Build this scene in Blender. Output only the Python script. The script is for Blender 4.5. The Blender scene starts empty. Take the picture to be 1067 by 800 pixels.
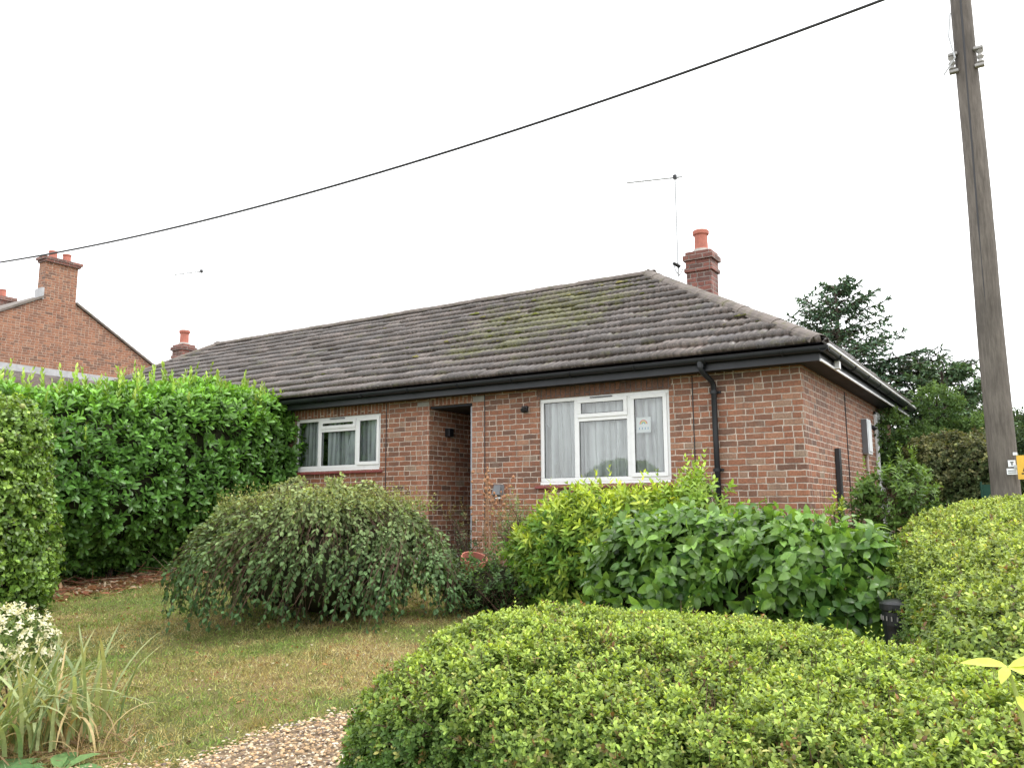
import bpy, math, random
import numpy as np
from mathutils import Vector, Matrix, noise as mnoise
random.seed(7)
rng = np.random.default_rng(11)
PI = math.pi
SC = bpy.context.scene
COL = SC.collection

# ------------------------------------------------------------------ helpers
def tag(o, label=None, cat=None, group=None, kind=None):
    if label: o['label'] = label
    if cat: o['category'] = cat
    if group: o['group'] = group
    if kind: o['kind'] = kind
    return o

def empty(name, loc, label=None, cat=None, group=None):
    o = bpy.data.objects.new(name, None); COL.objects.link(o)
    o.location = loc; o.empty_display_size = .2
    return tag(o, label, cat, group)

def root_loc(p):
    v = Vector((0, 0, 0))
    while p is not None:
        v += Vector(p.location); p = p.parent
    return v

def finish(me, name, mat, parent, smooth=False):
    o = bpy.data.objects.new(name, me); COL.objects.link(o)
    if parent is not None: o.parent = parent
    if mat is not None: me.materials.append(mat)
    if smooth: me.shade_smooth()
    return o

class MB:
    def __init__(s): s.v = []; s.f = []
    def add(s, vs, fs):
        n = len(s.v); s.v += [tuple(p) for p in vs]; s.f += [tuple(i + n for i in f) for f in fs]; return s
    def box(s, x0, x1, y0, y1, z0, z1):
        return s.add([(x0,y0,z0),(x1,y0,z0),(x1,y1,z0),(x0,y1,z0),(x0,y0,z1),(x1,y0,z1),(x1,y1,z1),(x0,y1,z1)],
                     [(0,3,2,1),(4,5,6,7),(0,1,5,4),(1,2,6,5),(2,3,7,6),(3,0,4,7)])
    def quad(s, a, b, c, d): return s.add([a, b, c, d], [(0,1,2,3)])
    def poly(s, pts): return s.add(pts, [tuple(range(len(pts)))])
    def tube(s, pts, r, seg=8, cap=True):
        pts = [Vector(p) for p in pts]; n = len(pts)
        rr = r if isinstance(r, (list, tuple)) else [r]*n
        up = Vector((0,0,1)); vs = []
        a = None
        for i, p in enumerate(pts):
            t = (pts[min(i+1,n-1)] - pts[max(i-1,0)]).normalized()
            if a is None:
                a = t.cross(up)
                if a.length < 1e-3: a = t.cross(Vector((1,0,0)))
            a = (a - t*a.dot(t)).normalized(); b = t.cross(a)
            for k in range(seg):
                w = 2*PI*k/seg
                vs.append(p + (a*math.cos(w) + b*math.sin(w))*rr[i])
        fs = [(i*seg+k, i*seg+(k+1)%seg, (i+1)*seg+(k+1)%seg, (i+1)*seg+k) for i in range(n-1) for k in range(seg)]
        if cap: fs += [tuple(reversed(range(seg))), tuple((n-1)*seg+k for k in range(seg))]
        return s.add(vs, fs)
    def lathe(s, c, prof, seg=16):
        c = Vector(c); n = len(prof); vs = []
        for r, z in prof:
            for k in range(seg):
                w = 2*PI*k/seg; vs.append((c.x + r*math.cos(w), c.y + r*math.sin(w), c.z + z))
        fs = [(i*seg+k, i*seg+(k+1)%seg, (i+1)*seg+(k+1)%seg, (i+1)*seg+k) for i in range(n-1) for k in range(seg)]
        fs += [tuple(reversed(range(seg))), tuple((n-1)*seg+k for k in range(seg))]
        return s.add(vs, fs)
    def build(s, name, mat, parent=None, bevel=0, smooth=False, swap=False, loc=None):
        off = root_loc(parent) if parent is not None else Vector(loc if loc is not None else (0,0,0))
        me = bpy.data.meshes.new(name)
        me.from_pydata([Vector(p) - off for p in s.v], [], s.f); me.update()
        uv = me.uv_layers.new(name='UVMap')
        for p in me.polygons:
            n = p.normal; ax = max(range(3), key=lambda i: abs(n[i]))
            for li in p.loop_indices:
                q = me.vertices[me.loops[li].vertex_index].co + off
                c = (q.y, q.z) if ax == 0 else ((q.x, q.z) if ax == 1 else (q.x, q.y))
                uv.data[li].uv = (c[1], c[0]) if swap else c
        o = finish(me, name, mat, parent, smooth)
        if parent is None and loc is not None: o.location = off
        if bevel:
            m = o.modifiers.new('bevel', 'BEVEL'); m.width = bevel; m.segments = 2; m.limit_method = 'ANGLE'
        return o

def np_mesh(name, V, F, mat, parent=None, colr=None, loc=None, smooth=False, uvs=None):
    """F: list of int arrays (m,k). colr: per-vertex rgb"""
    off = root_loc(parent) if parent is not None else Vector(loc if loc is not None else (0,0,0))
    V = np.asarray(V, dtype=np.float64) - np.array(off)
    me = bpy.data.meshes.new(name)
    me.vertices.add(len(V)); me.vertices.foreach_set('co', V.astype(np.float32).ravel())
    F = [f for f in F if len(f)]
    loops = np.concatenate([f.ravel() for f in F]).astype(np.int32)
    sizes = np.concatenate([np.full(len(f), f.shape[1]) for f in F])
    starts = np.concatenate([[0], np.cumsum(sizes)[:-1]]).astype(np.int32)
    me.loops.add(len(loops)); me.loops.foreach_set('vertex_index', loops)
    me.polygons.add(len(sizes)); me.polygons.foreach_set('loop_start', starts)
    if colr is not None:
        c = np.ones((len(V), 4), dtype=np.float32); c[:, :3] = colr
        a = me.attributes.new('tint', 'FLOAT_COLOR', 'POINT'); a.data.foreach_set('color', c.ravel())
    if uvs is not None:
        u = me.uv_layers.new(name='UVMap'); u.data.foreach_set('uv', np.asarray(uvs)[loops].astype(np.float32).ravel())
    me.update(calc_edges=True); me.validate()
    o = finish(me, name, mat, parent, smooth)
    if parent is None and loc is not None: o.location = off
    return o

# ------------------------------------------------------------------ materials
def newmat(name):
    m = bpy.data.materials.new(name); m.use_nodes = True
    nt = m.node_tree; nt.nodes.clear()
    out = nt.nodes.new('ShaderNodeOutputMaterial')
    return m, nt, out
class NT:
    """tiny node helper"""
    def __init__(s, nt): s.nt = nt
    def n(s, t, **kw):
        nd = s.nt.nodes.new('ShaderNode' + t)
        for k, v in kw.items(): setattr(nd, k, v)
        return nd
    def l(s, a, b): s.nt.links.new(a, b)
    def set(s, sock, v):
        if hasattr(v, 'is_linked') or isinstance(v, bpy.types.NodeSocket): s.l(v, sock)
        else: sock.default_value = v
    def math(s, op, a, b=0., c=None, clamp=False):
        nd = s.n('Math', operation=op, use_clamp=clamp); s.set(nd.inputs[0], a); s.set(nd.inputs[1], b)
        if c is not None: s.set(nd.inputs[2], c)
        return nd.outputs[0]
    def mix(s, f, a, b, mode='MIX'):
        nd = s.n('Mix', data_type='RGBA', blend_type=mode); s.set(nd.inputs[0], f)
        s.set(nd.inputs[6], a if not isinstance(a, tuple) else (*a, 1)[:4]); s.set(nd.inputs[7], b if not isinstance(b, tuple) else (*b, 1)[:4])
        return nd.outputs[2]
    def noise(s, vec, scale, detail=3, rough=.55, out=0):
        nd = s.n('TexNoise'); s.l(vec, nd.inputs['Vector']); nd.inputs['Scale'].default_value = scale
        nd.inputs['Detail'].default_value = detail; nd.inputs['Roughness'].default_value = rough
        return nd.outputs[out]
    def ramp(s, f, stops, interp='LINEAR'):
        nd = s.n('ValToRGB'); cr = nd.color_ramp; cr.interpolation = interp
        while len(cr.elements) < len(stops): cr.elements.new(.5)
        for e, (p, c) in zip(cr.elements, stops):
            e.position = p; e.color = (*c, 1) if isinstance(c, tuple) else (c, c, c, 1)
        s.l(f, nd.inputs[0]); return nd.outputs[0]
    def comb(s, x, y, z=0.):
        nd = s.n('CombineXYZ'); s.set(nd.inputs[0], x); s.set(nd.inputs[1], y); s.set(nd.inputs[2], z); return nd.outputs[0]
    def white(s, vec, out=0):
        nd = s.n('TexWhiteNoise', noise_dimensions='3D'); s.l(vec, nd.inputs['Vector']); return nd.outputs[out]
    def bump(s, h, strength=.5, dist=.01):
        nd = s.n('Bump'); s.l(h, nd.inputs['Height']); nd.inputs['Strength'].default_value = strength
        nd.inputs['Distance'].default_value = dist; return nd.outputs[0]
    def bsdf(s, col, rough=.7, spec=.5, metal=0., nrm=None):
        b = s.n('BsdfPrincipled'); s.set(b.inputs['Base Color'], (*col, 1) if isinstance(col, tuple) else col)
        s.set(b.inputs['Roughness'], rough); b.inputs['Specular IOR Level'].default_value = spec
        b.inputs['Metallic'].default_value = metal
        if nrm is not None: s.l(nrm, b.inputs['Normal'])
        return b.outputs[0]

def plain(name, col, rough=.5, spec=.5, metal=0., var=.12, scale=6., bump=.0, dirt=None):
    m, nt, out = newmat(name); N = NT(nt)
    g = N.n('NewGeometry').outputs['Position']
    nz = N.noise(g, scale, 5, .65)
    c = N.mix(N.ramp(nz, [(.3, 0.), (.75, 1.)]), tuple(x*(1-var) for x in col), tuple(min(1, x*(1+var)) for x in col))
    if dirt:
        dz = N.ramp(N.noise(g, scale*1.7, 6, .7), [(.52, 0.), (.72, 1.)])
        c = N.mix(N.math('MULTIPLY', dz, dirt[1]), c, dirt[0])
    nr = N.bump(N.noise(g, scale*12, 3), .4, bump) if bump else None
    r = N.math('ADD', N.math('MULTIPLY', nz, .25), rough-.12)
    N.l(N.bsdf(c, r, spec, metal, nr), out.inputs[0]); return m

def brick_mat(name, dark=1., patch=1., stops=None, mortar=(.68,.57,.48), bw=.225, bh=.075, split=.72):
    m, nt, out = newmat(name); N = NT(nt)
    uv = N.n('TexCoord').outputs['UV']; sep = N.n('SeparateXYZ'); N.l(uv, sep.inputs[0])
    g = N.n('NewGeometry').outputs['Position']
    wob = N.noise(g, 9, 2)
    u, v = sep.outputs[0], N.math('ADD', sep.outputs[1], N.math('MULTIPLY', N.math('SUBTRACT', wob, .5), .022))
    row = N.math('FLOOR', N.math('DIVIDE', v, bh)); fy = N.math('FRACT', N.math('DIVIDE', v, bh))
    rsh = N.math('MULTIPLY', N.white(N.comb(row, 7.3)), .12)
    bx = N.math('ADD', N.math('ADD', N.math('DIVIDE', u, bw), N.math('MULTIPLY', N.math('FLOORED_MODULO', row, 2.), .5)), rsh)
    idx = N.math('FLOOR', bx); fx = N.math('FRACT', bx)
    sp = N.math('GREATER_THAN', N.white(N.comb(idx, row, 3.1)), split)
    fx2 = N.math('MULTIPLY', fx, 2.); half = N.math('FLOOR', fx2)
    idh = N.math('ADD', idx, N.math('MULTIPLY', N.math('MULTIPLY', half, .5), sp))
    fxx = N.math('ADD', N.math('MULTIPLY', fx, N.math('SUBTRACT', 1., sp)), N.math('MULTIPLY', N.math('FRACT', fx2), sp))
    wid = N.math('SUBTRACT', bw, N.math('MULTIPLY', sp, bw/2))
    ex = N.math('MULTIPLY', N.math('MINIMUM', fxx, N.math('SUBTRACT', 1., fxx)), wid)
    ey = N.math('MULTIPLY', N.math('MINIMUM', fy, N.math('SUBTRACT', 1., fy)), bh)
    e = N.math('ADD', N.math('MINIMUM', ex, ey), N.math('MULTIPLY', N.math('SUBTRACT', N.noise(g, 70, 3), .5), .005))
    mask = N.ramp(e, [(.0045, 0.), (.0085, 1.)])
    idv = N.comb(idh, row, 1.7)
    h1 = N.white(idv)
    stops = stops or [(0., (.085,.058,.048)), (.14, (.14,.070,.048)), (.32, (.215,.088,.052)), (.6, (.28,.110,.060)), (.8, (.345,.145,.080)), (.93, (.37,.205,.13)), (1., (.27,.22,.165))]
    base = N.ramp(h1, stops)
    big = N.noise(g, 1.1, 3, .6)
    base = N.mix(N.ramp(big, [(.35, .1), (.62, .6*patch)]), base, (.30,.140,.082))
    fine = N.noise(g, 45, 5, .7)
    base = N.mix(.65, base, N.ramp(fine, [(.28, .3), (.72, 1.6)]), 'MULTIPLY')
    stain = N.ramp(N.noise(g, 2.6, 5, .7), [(.56, 0.), (.74, 1.)])
    base = N.mix(N.math('MULTIPLY', stain, .4*patch), base, (.36,.29,.22))
    soot = N.ramp(N.noise(g, 3.5, 5, .7), [(.5, 0.), (.75, 1.)])
    base = N.mix(N.math('MULTIPLY', soot, .4), base, (.08,.062,.055))
    mp = N.n('Mapping'); N.l(g, mp.inputs[0]); mp.inputs['Scale'].default_value = (5, 5, .55)
    run = N.ramp(N.noise(mp.outputs[0], 1.6, 5, .7), [(.52, 0.), (.70, 1.)])
    base = N.mix(N.math('MULTIPLY', run, .45*patch), base, (.12,.085,.07))
    mor = N.mix(N.ramp(N.noise(g, 7, 5, .7), [(.36, 0.), (.64, 1.)]), tuple(x*.42 for x in mortar), mortar)
    c = N.mix(mask, mor, base)
    if dark != 1.: c = N.mix(1., c, (dark, dark, dark), 'MULTIPLY')
    hgt = N.math('ADD', N.math('MULTIPLY', mask, 1.), N.math('MULTIPLY', fine, .5))
    N.l(N.bsdf(c, N.math('ADD', N.math('MULTIPLY', fine, .3), .55), .35, 0., N.bump(hgt, .9, .008)), out.inputs[0])
    return m

def tile_mat(name):
    m, nt, out = newmat(name); N = NT(nt)
    uv = N.n('TexCoord').outputs['UV']; sep = N.n('SeparateXYZ'); N.l(uv, sep.inputs[0])
    g = N.n('NewGeometry').outputs['Position']
    cu = N.math('FLOOR', N.math('DIVIDE', sep.outputs[0], .33)); cv = N.math('FLOOR', N.math('DIVIDE', sep.outputs[1], .292))
    h = N.white(N.comb(cu, cv, 2.2))
    base = N.ramp(h, [(0., (.042,.032,.029)), (.5, (.085,.064,.056)), (.85, (.165,.128,.112)), (1., (.085,.076,.078))])
    st = N.noise(g, 5, 6, .72)
    base = N.mix(N.ramp(st, [(.4, 0.), (.7, .8)]), base, (.085,.068,.055))
    li = N.ramp(N.noise(g, 30, 5, .75), [(.57, 0.), (.66, 1.)])
    base = N.mix(N.math('MULTIPLY', li, .65), base, (.36,.33,.30))
    fu = N.math('FRACT', N.math('DIVIDE', sep.outputs[0], .105)); ed = N.math('MINIMUM', fu, N.math('SUBTRACT', 1., fu))
    dirt = N.math('MULTIPLY', N.ramp(ed, [(.05, 1.), (.26, 0.)]), N.ramp(N.noise(g, 7, 4, .7), [(.35, .3), (.6, 1.)]))
    base = N.mix(N.math('MULTIPLY', dirt, .85), base, (.045,.036,.028))
    # moss: patches near the upper right of the front slope
    spx = N.n('SeparateXYZ'); N.l(g, spx.inputs[0])
    dx = N.math('DIVIDE', N.math('ADD', spx.outputs[0], 4.6), 2.0); dz = N.math('DIVIDE', N.math('SUBTRACT', spx.outputs[2], 3.9), 1.15)
    near = N.math('SUBTRACT', 1., N.math('ADD', N.math('MULTIPLY', dx, dx), N.math('MULTIPLY', dz, dz)), clamp=True)
    ms = N.math('ADD', N.noise(g, 2.6, 6, .75), N.math('MULTIPLY', near, .20))
    moss = N.ramp(ms, [(.57, 0.), (.74, 1.)])
    base = N.mix(N.math('MULTIPLY', moss, .85), base, (.115,.115,.035))
    mp = N.n('Mapping'); N.l(uv, mp.inputs[0]); mp.inputs['Scale'].default_value = (34, 3.2, 1)
    stk = N.noise(mp.outputs[0], 1., 4, .7)
    base = N.mix(.8, base, N.ramp(stk, [(.3, .35), (.52, .95), (.72, 1.9)]), 'MULTIPLY')
    gr = N.noise(g, 130, 3)
    base = N.mix(.8, base, N.ramp(gr, [(.3, .45), (.7, 1.6)]), 'MULTIPLY')
    N.l(N.bsdf(base, N.math('ADD', N.math('MULTIPLY', st, .45), .12), .6, 0., N.bump(gr, .6, .004)), out.inputs[0])
    return m

def leaf_mat(name, rough=.42, trans=.28, spec=.5, ttint=(1.25,1.15,.5)):
    m, nt, out = newmat(name); N = NT(nt)
    at = N.n('Attribute', attribute_name='tint').outputs['Color']
    g = N.n('NewGeometry').outputs['Position']
    c = N.mix(.5, at, N.ramp(N.noise(g, 60, 2), [(.3, .7), (.7, 1.3)]), 'MULTIPLY')
    b = N.bsdf(c, rough, spec)
    t = N.n('BsdfTranslucent'); N.l(N.mix(1., c, ttint, 'MULTIPLY'), t.inputs[0])
    mx = N.n('MixShader'); mx.inputs[0].default_value = trans; N.l(b, mx.inputs[1]); N.l(t.outputs[0], mx.inputs[2])
    N.l(mx.outputs[0], out.inputs[0]); return m

def bark_mat(name, c0, c1, scale=8, rough=.85):
    m, nt, out = newmat(name); N = NT(nt)
    g = N.n('NewGeometry').outputs['Position']
    mp = N.n('Mapping'); N.l(g, mp.inputs[0]); mp.inputs['Scale'].default_value = (scale, scale, scale*.12)
    f = N.noise(mp.outputs[0], 3, 6, .7); b = N.noise(g, 1.5, 4)
    c = N.mix(N.ramp(f, [(.3, 0.), (.7, 1.)]), c0, c1)
    c = N.mix(N.ramp(b, [(.45, 0.), (.7, .6)]), c, tuple(x*.6 for x in c0))
    N.l(N.bsdf(c, rough, .3, 0., N.bump(f, .8, .01)), out.inputs[0]); return m

def glass_mat(name):
    m, nt, out = newmat(name); N = NT(nt)
    fr = N.n('Fresnel'); fr.inputs[0].default_value = 1.5
    k = N.math('ADD', N.math('MULTIPLY', fr.outputs[0], 2.4), .04, clamp=True)
    gl = N.n('BsdfGlossy'); gl.inputs['Roughness'].default_value = .01
    g = N.n('NewGeometry').outputs['Position']
    N.l(N.bump(N.noise(g, 1.3, 2), .05, .02), gl.inputs['Normal'])
    tr = N.n('BsdfTransparent'); tr.inputs[0].default_value = (.93,.97,.95,1)
    mx = N.n('MixShader'); N.l(k, mx.inputs[0]); N.l(tr.outputs[0], mx.inputs[1]); N.l(gl.outputs[0], mx.inputs[2])
    N.l(mx.outputs[0], out.inputs[0]); return m

def net_mat(name, col, alpha):
    m, nt, out = newmat(name); N = NT(nt)
    g = N.n('NewGeometry').outputs['Position']; sx = N.n('SeparateXYZ'); N.l(g, sx.inputs[0])
    mp = N.n('Mapping'); N.l(g, mp.inputs[0]); mp.inputs['Scale'].default_value = (1, 1, .12)
    ph = N.math('ADD', N.math('MULTIPLY', sx.outputs[0], 62.), N.math('MULTIPLY', N.noise(mp.outputs[0], 5., 3), 14.))
    wv = N.math('ADD', N.math('MULTIPLY', N.math('SINE', ph), .5), .5)
    d = N.n('BsdfDiffuse'); d.inputs[0].default_value = (*col, 1)
    t = N.n('BsdfTranslucent'); t.inputs[0].default_value = (*col, 1)
    a = N.n('MixShader'); a.inputs[0].default_value = .25; N.l(d.outputs[0], a.inputs[1]); N.l(t.outputs[0], a.inputs[2])
    tr = N.n('BsdfTransparent'); mx = N.n('MixShader'); N.l(N.math('ADD', N.math('MULTIPLY', N.math('POWER', wv, .7), (1-alpha)), alpha, clamp=True), mx.inputs[0])   # gathered cloth is denser in each pleat
    N.l(tr.outputs[0], mx.inputs[1]); N.l(a.outputs[0], mx.inputs[2]); N.l(mx.outputs[0], out.inputs[0]); return m

M = dict(
    brick=brick_mat('house brick'),
    soldier=brick_mat('soldier brick', bw=.225, bh=.075, split=2.),
    soldier_dark=brick_mat('dark soldier brick', bw=.225, bh=.075, split=2., stops=[(0.,(.07,.05,.048)),(.6,(.14,.075,.06)),(1.,(.2,.1,.07))], mortar=(.2,.16,.15)),
    brick_red=brick_mat('red pier brick', stops=[(0.,(.2,.09,.065)),(.5,(.34,.14,.085)),(1.,(.42,.24,.16))], split=.6),
    chimney=brick_mat('chimney brick', patch=.3, stops=[(0.,(.07,.04,.037)),(.5,(.17,.06,.05)),(1.,(.25,.10,.08))], mortar=(.34,.29,.26)),
    neighbour=brick_mat('neighbour brick', patch=.7, stops=[(0.,(.10,.055,.04)),(.5,(.25,.10,.055)),(1.,(.34,.155,.085))], mortar=(.50,.38,.29), split=.5),
    tile=tile_mat('concrete roof tile'),
    ridge=plain('ridge tile', (.155,.13,.115), .7, .3, var=.4, scale=5, bump=.004, dirt=((.1,.1,.035), .8)),
    black=plain('black upvc', (.012,.014,.018), .42, .4, var=.2, scale=3, dirt=((.035,.038,.04), .3)),
    soffit=plain('dark soffit', (.022,.022,.026), .6, .3, var=.2, scale=3),
    trim_glint=plain('pale metal trim', (.78,.78,.79), .3, .6, var=.1, scale=5),  # bracket metal, and the highlights painted along side gutter and fascia
    upvc=plain('white upvc', (.8,.81,.81), .35, .5, var=.03, scale=8, dirt=((.5,.5,.47), .25)),
    seal=plain('window gasket', (.05,.055,.06), .6, .3),
    redsill=plain('red tile sill', (.24,.06,.055), .45, .5, var=.3, scale=9, dirt=((.12,.08,.07), .6)),
    glass=glass_mat('window glass'),
    net=net_mat('net curtain', (.93,.95,.97), .5),
    net2=net_mat('thin net curtain', (.85,.89,.92), .35),
    drape=plain('grey drape', (.42,.43,.43), .9, .1, var=.15, scale=10),
    room=plain('room plaster', (.35,.33,.31), .9, .1),
    dark=plain('dark door', (.03,.032,.036), .45, .4),
    greyframe=plain('grey door frame', (.36,.38,.42), .5, .4),
    terracotta=plain('terracotta', (.42,.15,.11), .7, .3, var=.2, scale=8, dirt=((.2,.1,.08), .5)),
    lead=plain('lead flashing', (.36,.36,.37), .45, .5, var=.25, scale=7),
    mortar=plain('mortar', (.38,.36,.33), .9, .2, var=.2, scale=12, bump=.004),
    concrete=plain('concrete', (.36,.35,.32), .85, .2, var=.2, scale=8, bump=.002),
    greybox=plain('grey plastic', (.16,.165,.175), .45, .4),
    whitebox=plain('white meter box', (.74,.76,.77), .4, .4, var=.05),
    pipewhite=plain('dirty pipe', (.50,.42,.38), .55, .3),
    alu=plain('dull aluminium', (.42,.43,.44), .5, .4, metal=.2),
    pole=bark_mat('weathered pole', (.085,.074,.064), (.185,.162,.142), 14, .8),
    porcelain=plain('porcelain', (.32,.31,.30), .35, .5),
    cable=plain('cable', (.03,.03,.033), .5, .4),
    yellow=plain('yellow sign', (.75,.44,.05), .45, .4, var=.08, dirt=((.3,.2,.06), .4)),
    blackp=plain('black print', (.02,.02,.02), .5, .3),
    paper=plain('paper', (.82,.84,.86), .8, .2, var=.02),
    bark=bark_mat('bark', (.045,.032,.024), (.12,.09,.07), 20),
    twig=bark_mat('twigs', (.09,.05,.035), (.20,.13,.09), 30),
    green=plain('green mesh', (.01,.055,.035), .6, .3, var=.25, scale=20),
    blackpot=plain('black plastic', (.007,.008,.010), .4, .5),
    leaf=leaf_mat('leaf', .48, .3, .32),
    leafgloss=leaf_mat('glossy leaf', .34, .28, .45),
    leafmatt=leaf_mat('matt leaf', .62, .3, .2),
    needle=leaf_mat('needles', .6, .15, .3),
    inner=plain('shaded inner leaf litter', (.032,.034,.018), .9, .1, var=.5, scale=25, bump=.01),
)

# ------------------------------------------------------------------ terrain
def G(x, y):
    if y > 0: return -.1
    if y > -10.5: return -.1 + .07*y
    return -.835
def Gn(x, y): return np.where(y > 0, -.1, np.where(y > -10.5, -.1 + .07*y, -.835))

def ground_mat():
    m, nt, out = newmat('lawn soil'); N = NT(nt)
    g = N.n('NewGeometry').outputs['Position']
    a = N.noise(g, .9, 5, .65); b = N.noise(g, 6, 5, .7); f = N.noise(g, 70, 4, .7)
    c = N.mix(N.ramp(a, [(.38, 0.), (.6, 1.)]), (.12,.15,.045), (.25,.18,.085))
    c = N.mix(N.ramp(b, [(.5, 0.), (.72, .7)]), c, (.085,.065,.035))
    c = N.mix(.7, c, N.ramp(f, [(.25, .45), (.75, 1.5)]), 'MULTIPLY')
    N.l(N.bsdf(c, .9, .15, 0., N.bump(f, 1., .02)), out.inputs[0]); return m
xs = np.concatenate([np.linspace(-90,-14,8), np.linspace(-12,8,41), np.linspace(10,90,8)])
ys = np.concatenate([np.linspace(-60,-12,6), [-10.5], np.linspace(-10,0,41), np.linspace(2,120,8)])
X, Y = np.meshgrid(xs, ys); Z = Gn(X, Y)
Z = Z + np.where((np.abs(X) < 14) & (Y > -10) & (Y < -.5), .02*np.sin(X*2.1+Y)*np.cos(Y*1.7-X*.6), 0)
nx, ny = len(xs), len(ys)
ii, jj = np.meshgrid(np.arange(nx-1), np.arange(ny-1)); a0 = (jj*nx+ii).ravel()
np_mesh('ground', np.stack([X.ravel(), Y.ravel(), Z.ravel()], 1), [np.stack([a0, a0+1, a0+nx+1, a0+nx], 1)], ground_mat(), smooth=True)
tag(bpy.data.objects['ground'], kind='structure')
def Gs(x, y): return Gn(x, y) + np.where((y > -10) & (y < -.5), .02*np.sin(x*2.1+y)*np.cos(y*1.7-x*.6), 0)

# road behind the viewer, with kerb
def road():
    m, nt, out = newmat('asphalt'); N = NT(nt); g = N.n('NewGeometry').outputs['Position']
    f = N.noise(g, 90, 4)
    N.l(N.bsdf(N.ramp(f, [(.3, .035), (.7, .08)]), .8, .3, 0., N.bump(f, .5, .005)), out.inputs[0])
    b = MB().box(-85, 85, -19, -12.2, -.95, -.829); tag(b.build('road', m), kind='structure')
    k = MB().box(-80, 80, -12.2, -12.05, -.95, -.72); tag(k.build('kerb', M['concrete'], bevel=.01), kind='structure')
road()

# gravel path (sheet + stones)
GP = [(-3.2,-8.6), (-2.1,-7.62), (-1.50,-7.10), (-1.52,-6.55), (-1.30,-6.02), (-.75,-5.72), (.1,-5.6), (.5,-6.2), (.6,-8.6)]
def inside(px, py, poly):
    r = np.zeros(len(px), bool); n = len(poly)
    for i in range(n):
        x0, y0 = poly[i]; x1, y1 = poly[(i+1) % n]
        c = ((y0 > py) != (y1 > py)) & (px < (x1-x0)*(py-y0)/(y1-y0+1e-12)+x0); r ^= c
    return r
def gravel():
    b = MB()
    b.poly([(x, y, float(Gs(np.array(x), np.array(y)))+.008) for x, y in GP])
    tag(b.build('gravel_path', plain('gravel bed', (.27,.20,.13), .9, .2, var=.5, scale=60, bump=.01)), kind='structure')
    n = 42000
    px = rng.uniform(-3.6, .7, n); py = rng.uniform(-8.7, -5.5, n)
    jx = px + rng.normal(0, .05, n); jy = py + rng.normal(0, .05, n)
    k = inside(jx, jy, GP); px, py = px[k], py[k]; n = len(px)
    base = np.array([(1,0,0),(-.1,1,0),(-1,.1,0),(.1,-1,0),(0,0,.75),(.6,.6,.4),(-.6,.5,.45),(-.5,-.6,.4),(.6,-.55,.45),(0,0,-.6)])
    tri = np.array([(0,5,8),(5,0,1),(5,1,6),(6,1,2),(6,2,7),(7,2,3),(7,3,8),(8,3,0),(4,5,6),(4,6,7),(4,7,8),(4,8,5)])
    s = rng.lognormal(-4.68, .33, n)[:, None, None]; s = np.clip(s, .005, .026)
    th = rng.uniform(0, 2*PI, n); ct, st = np.cos(th), np.sin(th)
    B = base[None]*(1+rng.normal(0, .18, (n, 10, 3)))*np.stack([np.ones(n), rng.uniform(.5, 1, n), rng.uniform(.4, .9, n)], 1)[:, None]
    R = np.stack([B[...,0]*ct[:,None]-B[...,1]*st[:,None], B[...,0]*st[:,None]+B[...,1]*ct[:,None], B[...,2]], -1)*s
    R += np.stack([px, py, Gs(px, py)+.024+rng.uniform(0, .012, n)], 1)[:, None]
    pal = np.array([(.56,.42,.25),(.46,.31,.17),(.60,.50,.35),(.28,.19,.12),(.56,.37,.19),(.60,.53,.42),(.18,.13,.10),(.50,.32,.17)])
    c = np.repeat(pal[rng.integers(0, len(pal), n)]*rng.uniform(.7, 1.15, (n, 1)), 10, 0)
    F = (tri[None] + (np.arange(n)*10)[:, None, None]).reshape(-1, 3)
    m, nt, out = newmat('stones'); N = NT(nt)
    N.l(N.bsdf(N.n('Attribute', attribute_name='tint').outputs['Color'], .6, .35), out.inputs[0])
    tag(np_mesh('gravel_stones', R.reshape(-1, 3), [F], m, colr=c, loc=(-1.4,-6.6,-.56)), 'loose pinkish buff gravel stones on the path beside the lawn', 'gravel', kind='stuff')
gravel()

# ------------------------------------------------------------------ house
HX0, HD, EZ, OV, SL = -17.93, 6.48, 2.54, .31, .614
house = empty('bungalow', (-9, 0, -.1), 'long low brick bungalow pair with hipped brown tiled roof and white windows', 'house')

def wall(x0, x1, z0, z1, ops, y, th=.28, flip=1):
    """wall in the XZ plane with openings and reveals"""
    b = MB(); xs_ = sorted({x0, x1, *[o[0] for o in ops], *[o[1] for o in ops]}); zs_ = sorted({z0, z1, *[o[2] for o in ops], *[o[3] for o in ops]})
    for i in range(len(xs_)-1):
        for j in range(len(zs_)-1):
            cx, cz = (xs_[i]+xs_[i+1])/2, (zs_[j]+zs_[j+1])/2
            if any(o[0] < cx < o[1] and o[2] < cz < o[3] for o in ops): continue
            a, c, d, e = xs_[i], xs_[i+1], zs_[j], zs_[j+1]
            b.quad((a,y,d), (c,y,d), (c,y,e), (a,y,e)); b.quad((c,y+th,d), (a,y+th,d), (a,y+th,e), (c,y+th,e))
    for (a, c, d, e) in ops:
        b.quad((a,y,d),(a,y,e),(a,y+th,e),(a,y+th,d)); b.quad((c,y,e),(c,y,d),(c,y+th,d),(c,y+th,e))
        b.quad((a,y,e),(c,y,e),(c,y+th,e),(a,y+th,e)); b.quad((c,y,d),(a,y,d),(a,y+th,d),(c,y+th,d))
    return b
mir = lambda a, b: (HX0-b, HX0-a)
RW = (-3.57,-1.65,1.05,2.2); LW = (-8.40,-6.48,1.35,2.2); DO = (-5.5,-4.71,-.2,2.235)
opsF = [RW, LW, DO]
for o in (RW, LW, DO): opsF.append((*mir(o[0], o[1]), o[2], o[3]))
wall(HX0, 0, -.3, 2.52, opsF, 0).build('wall', M['brick'], house)
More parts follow.
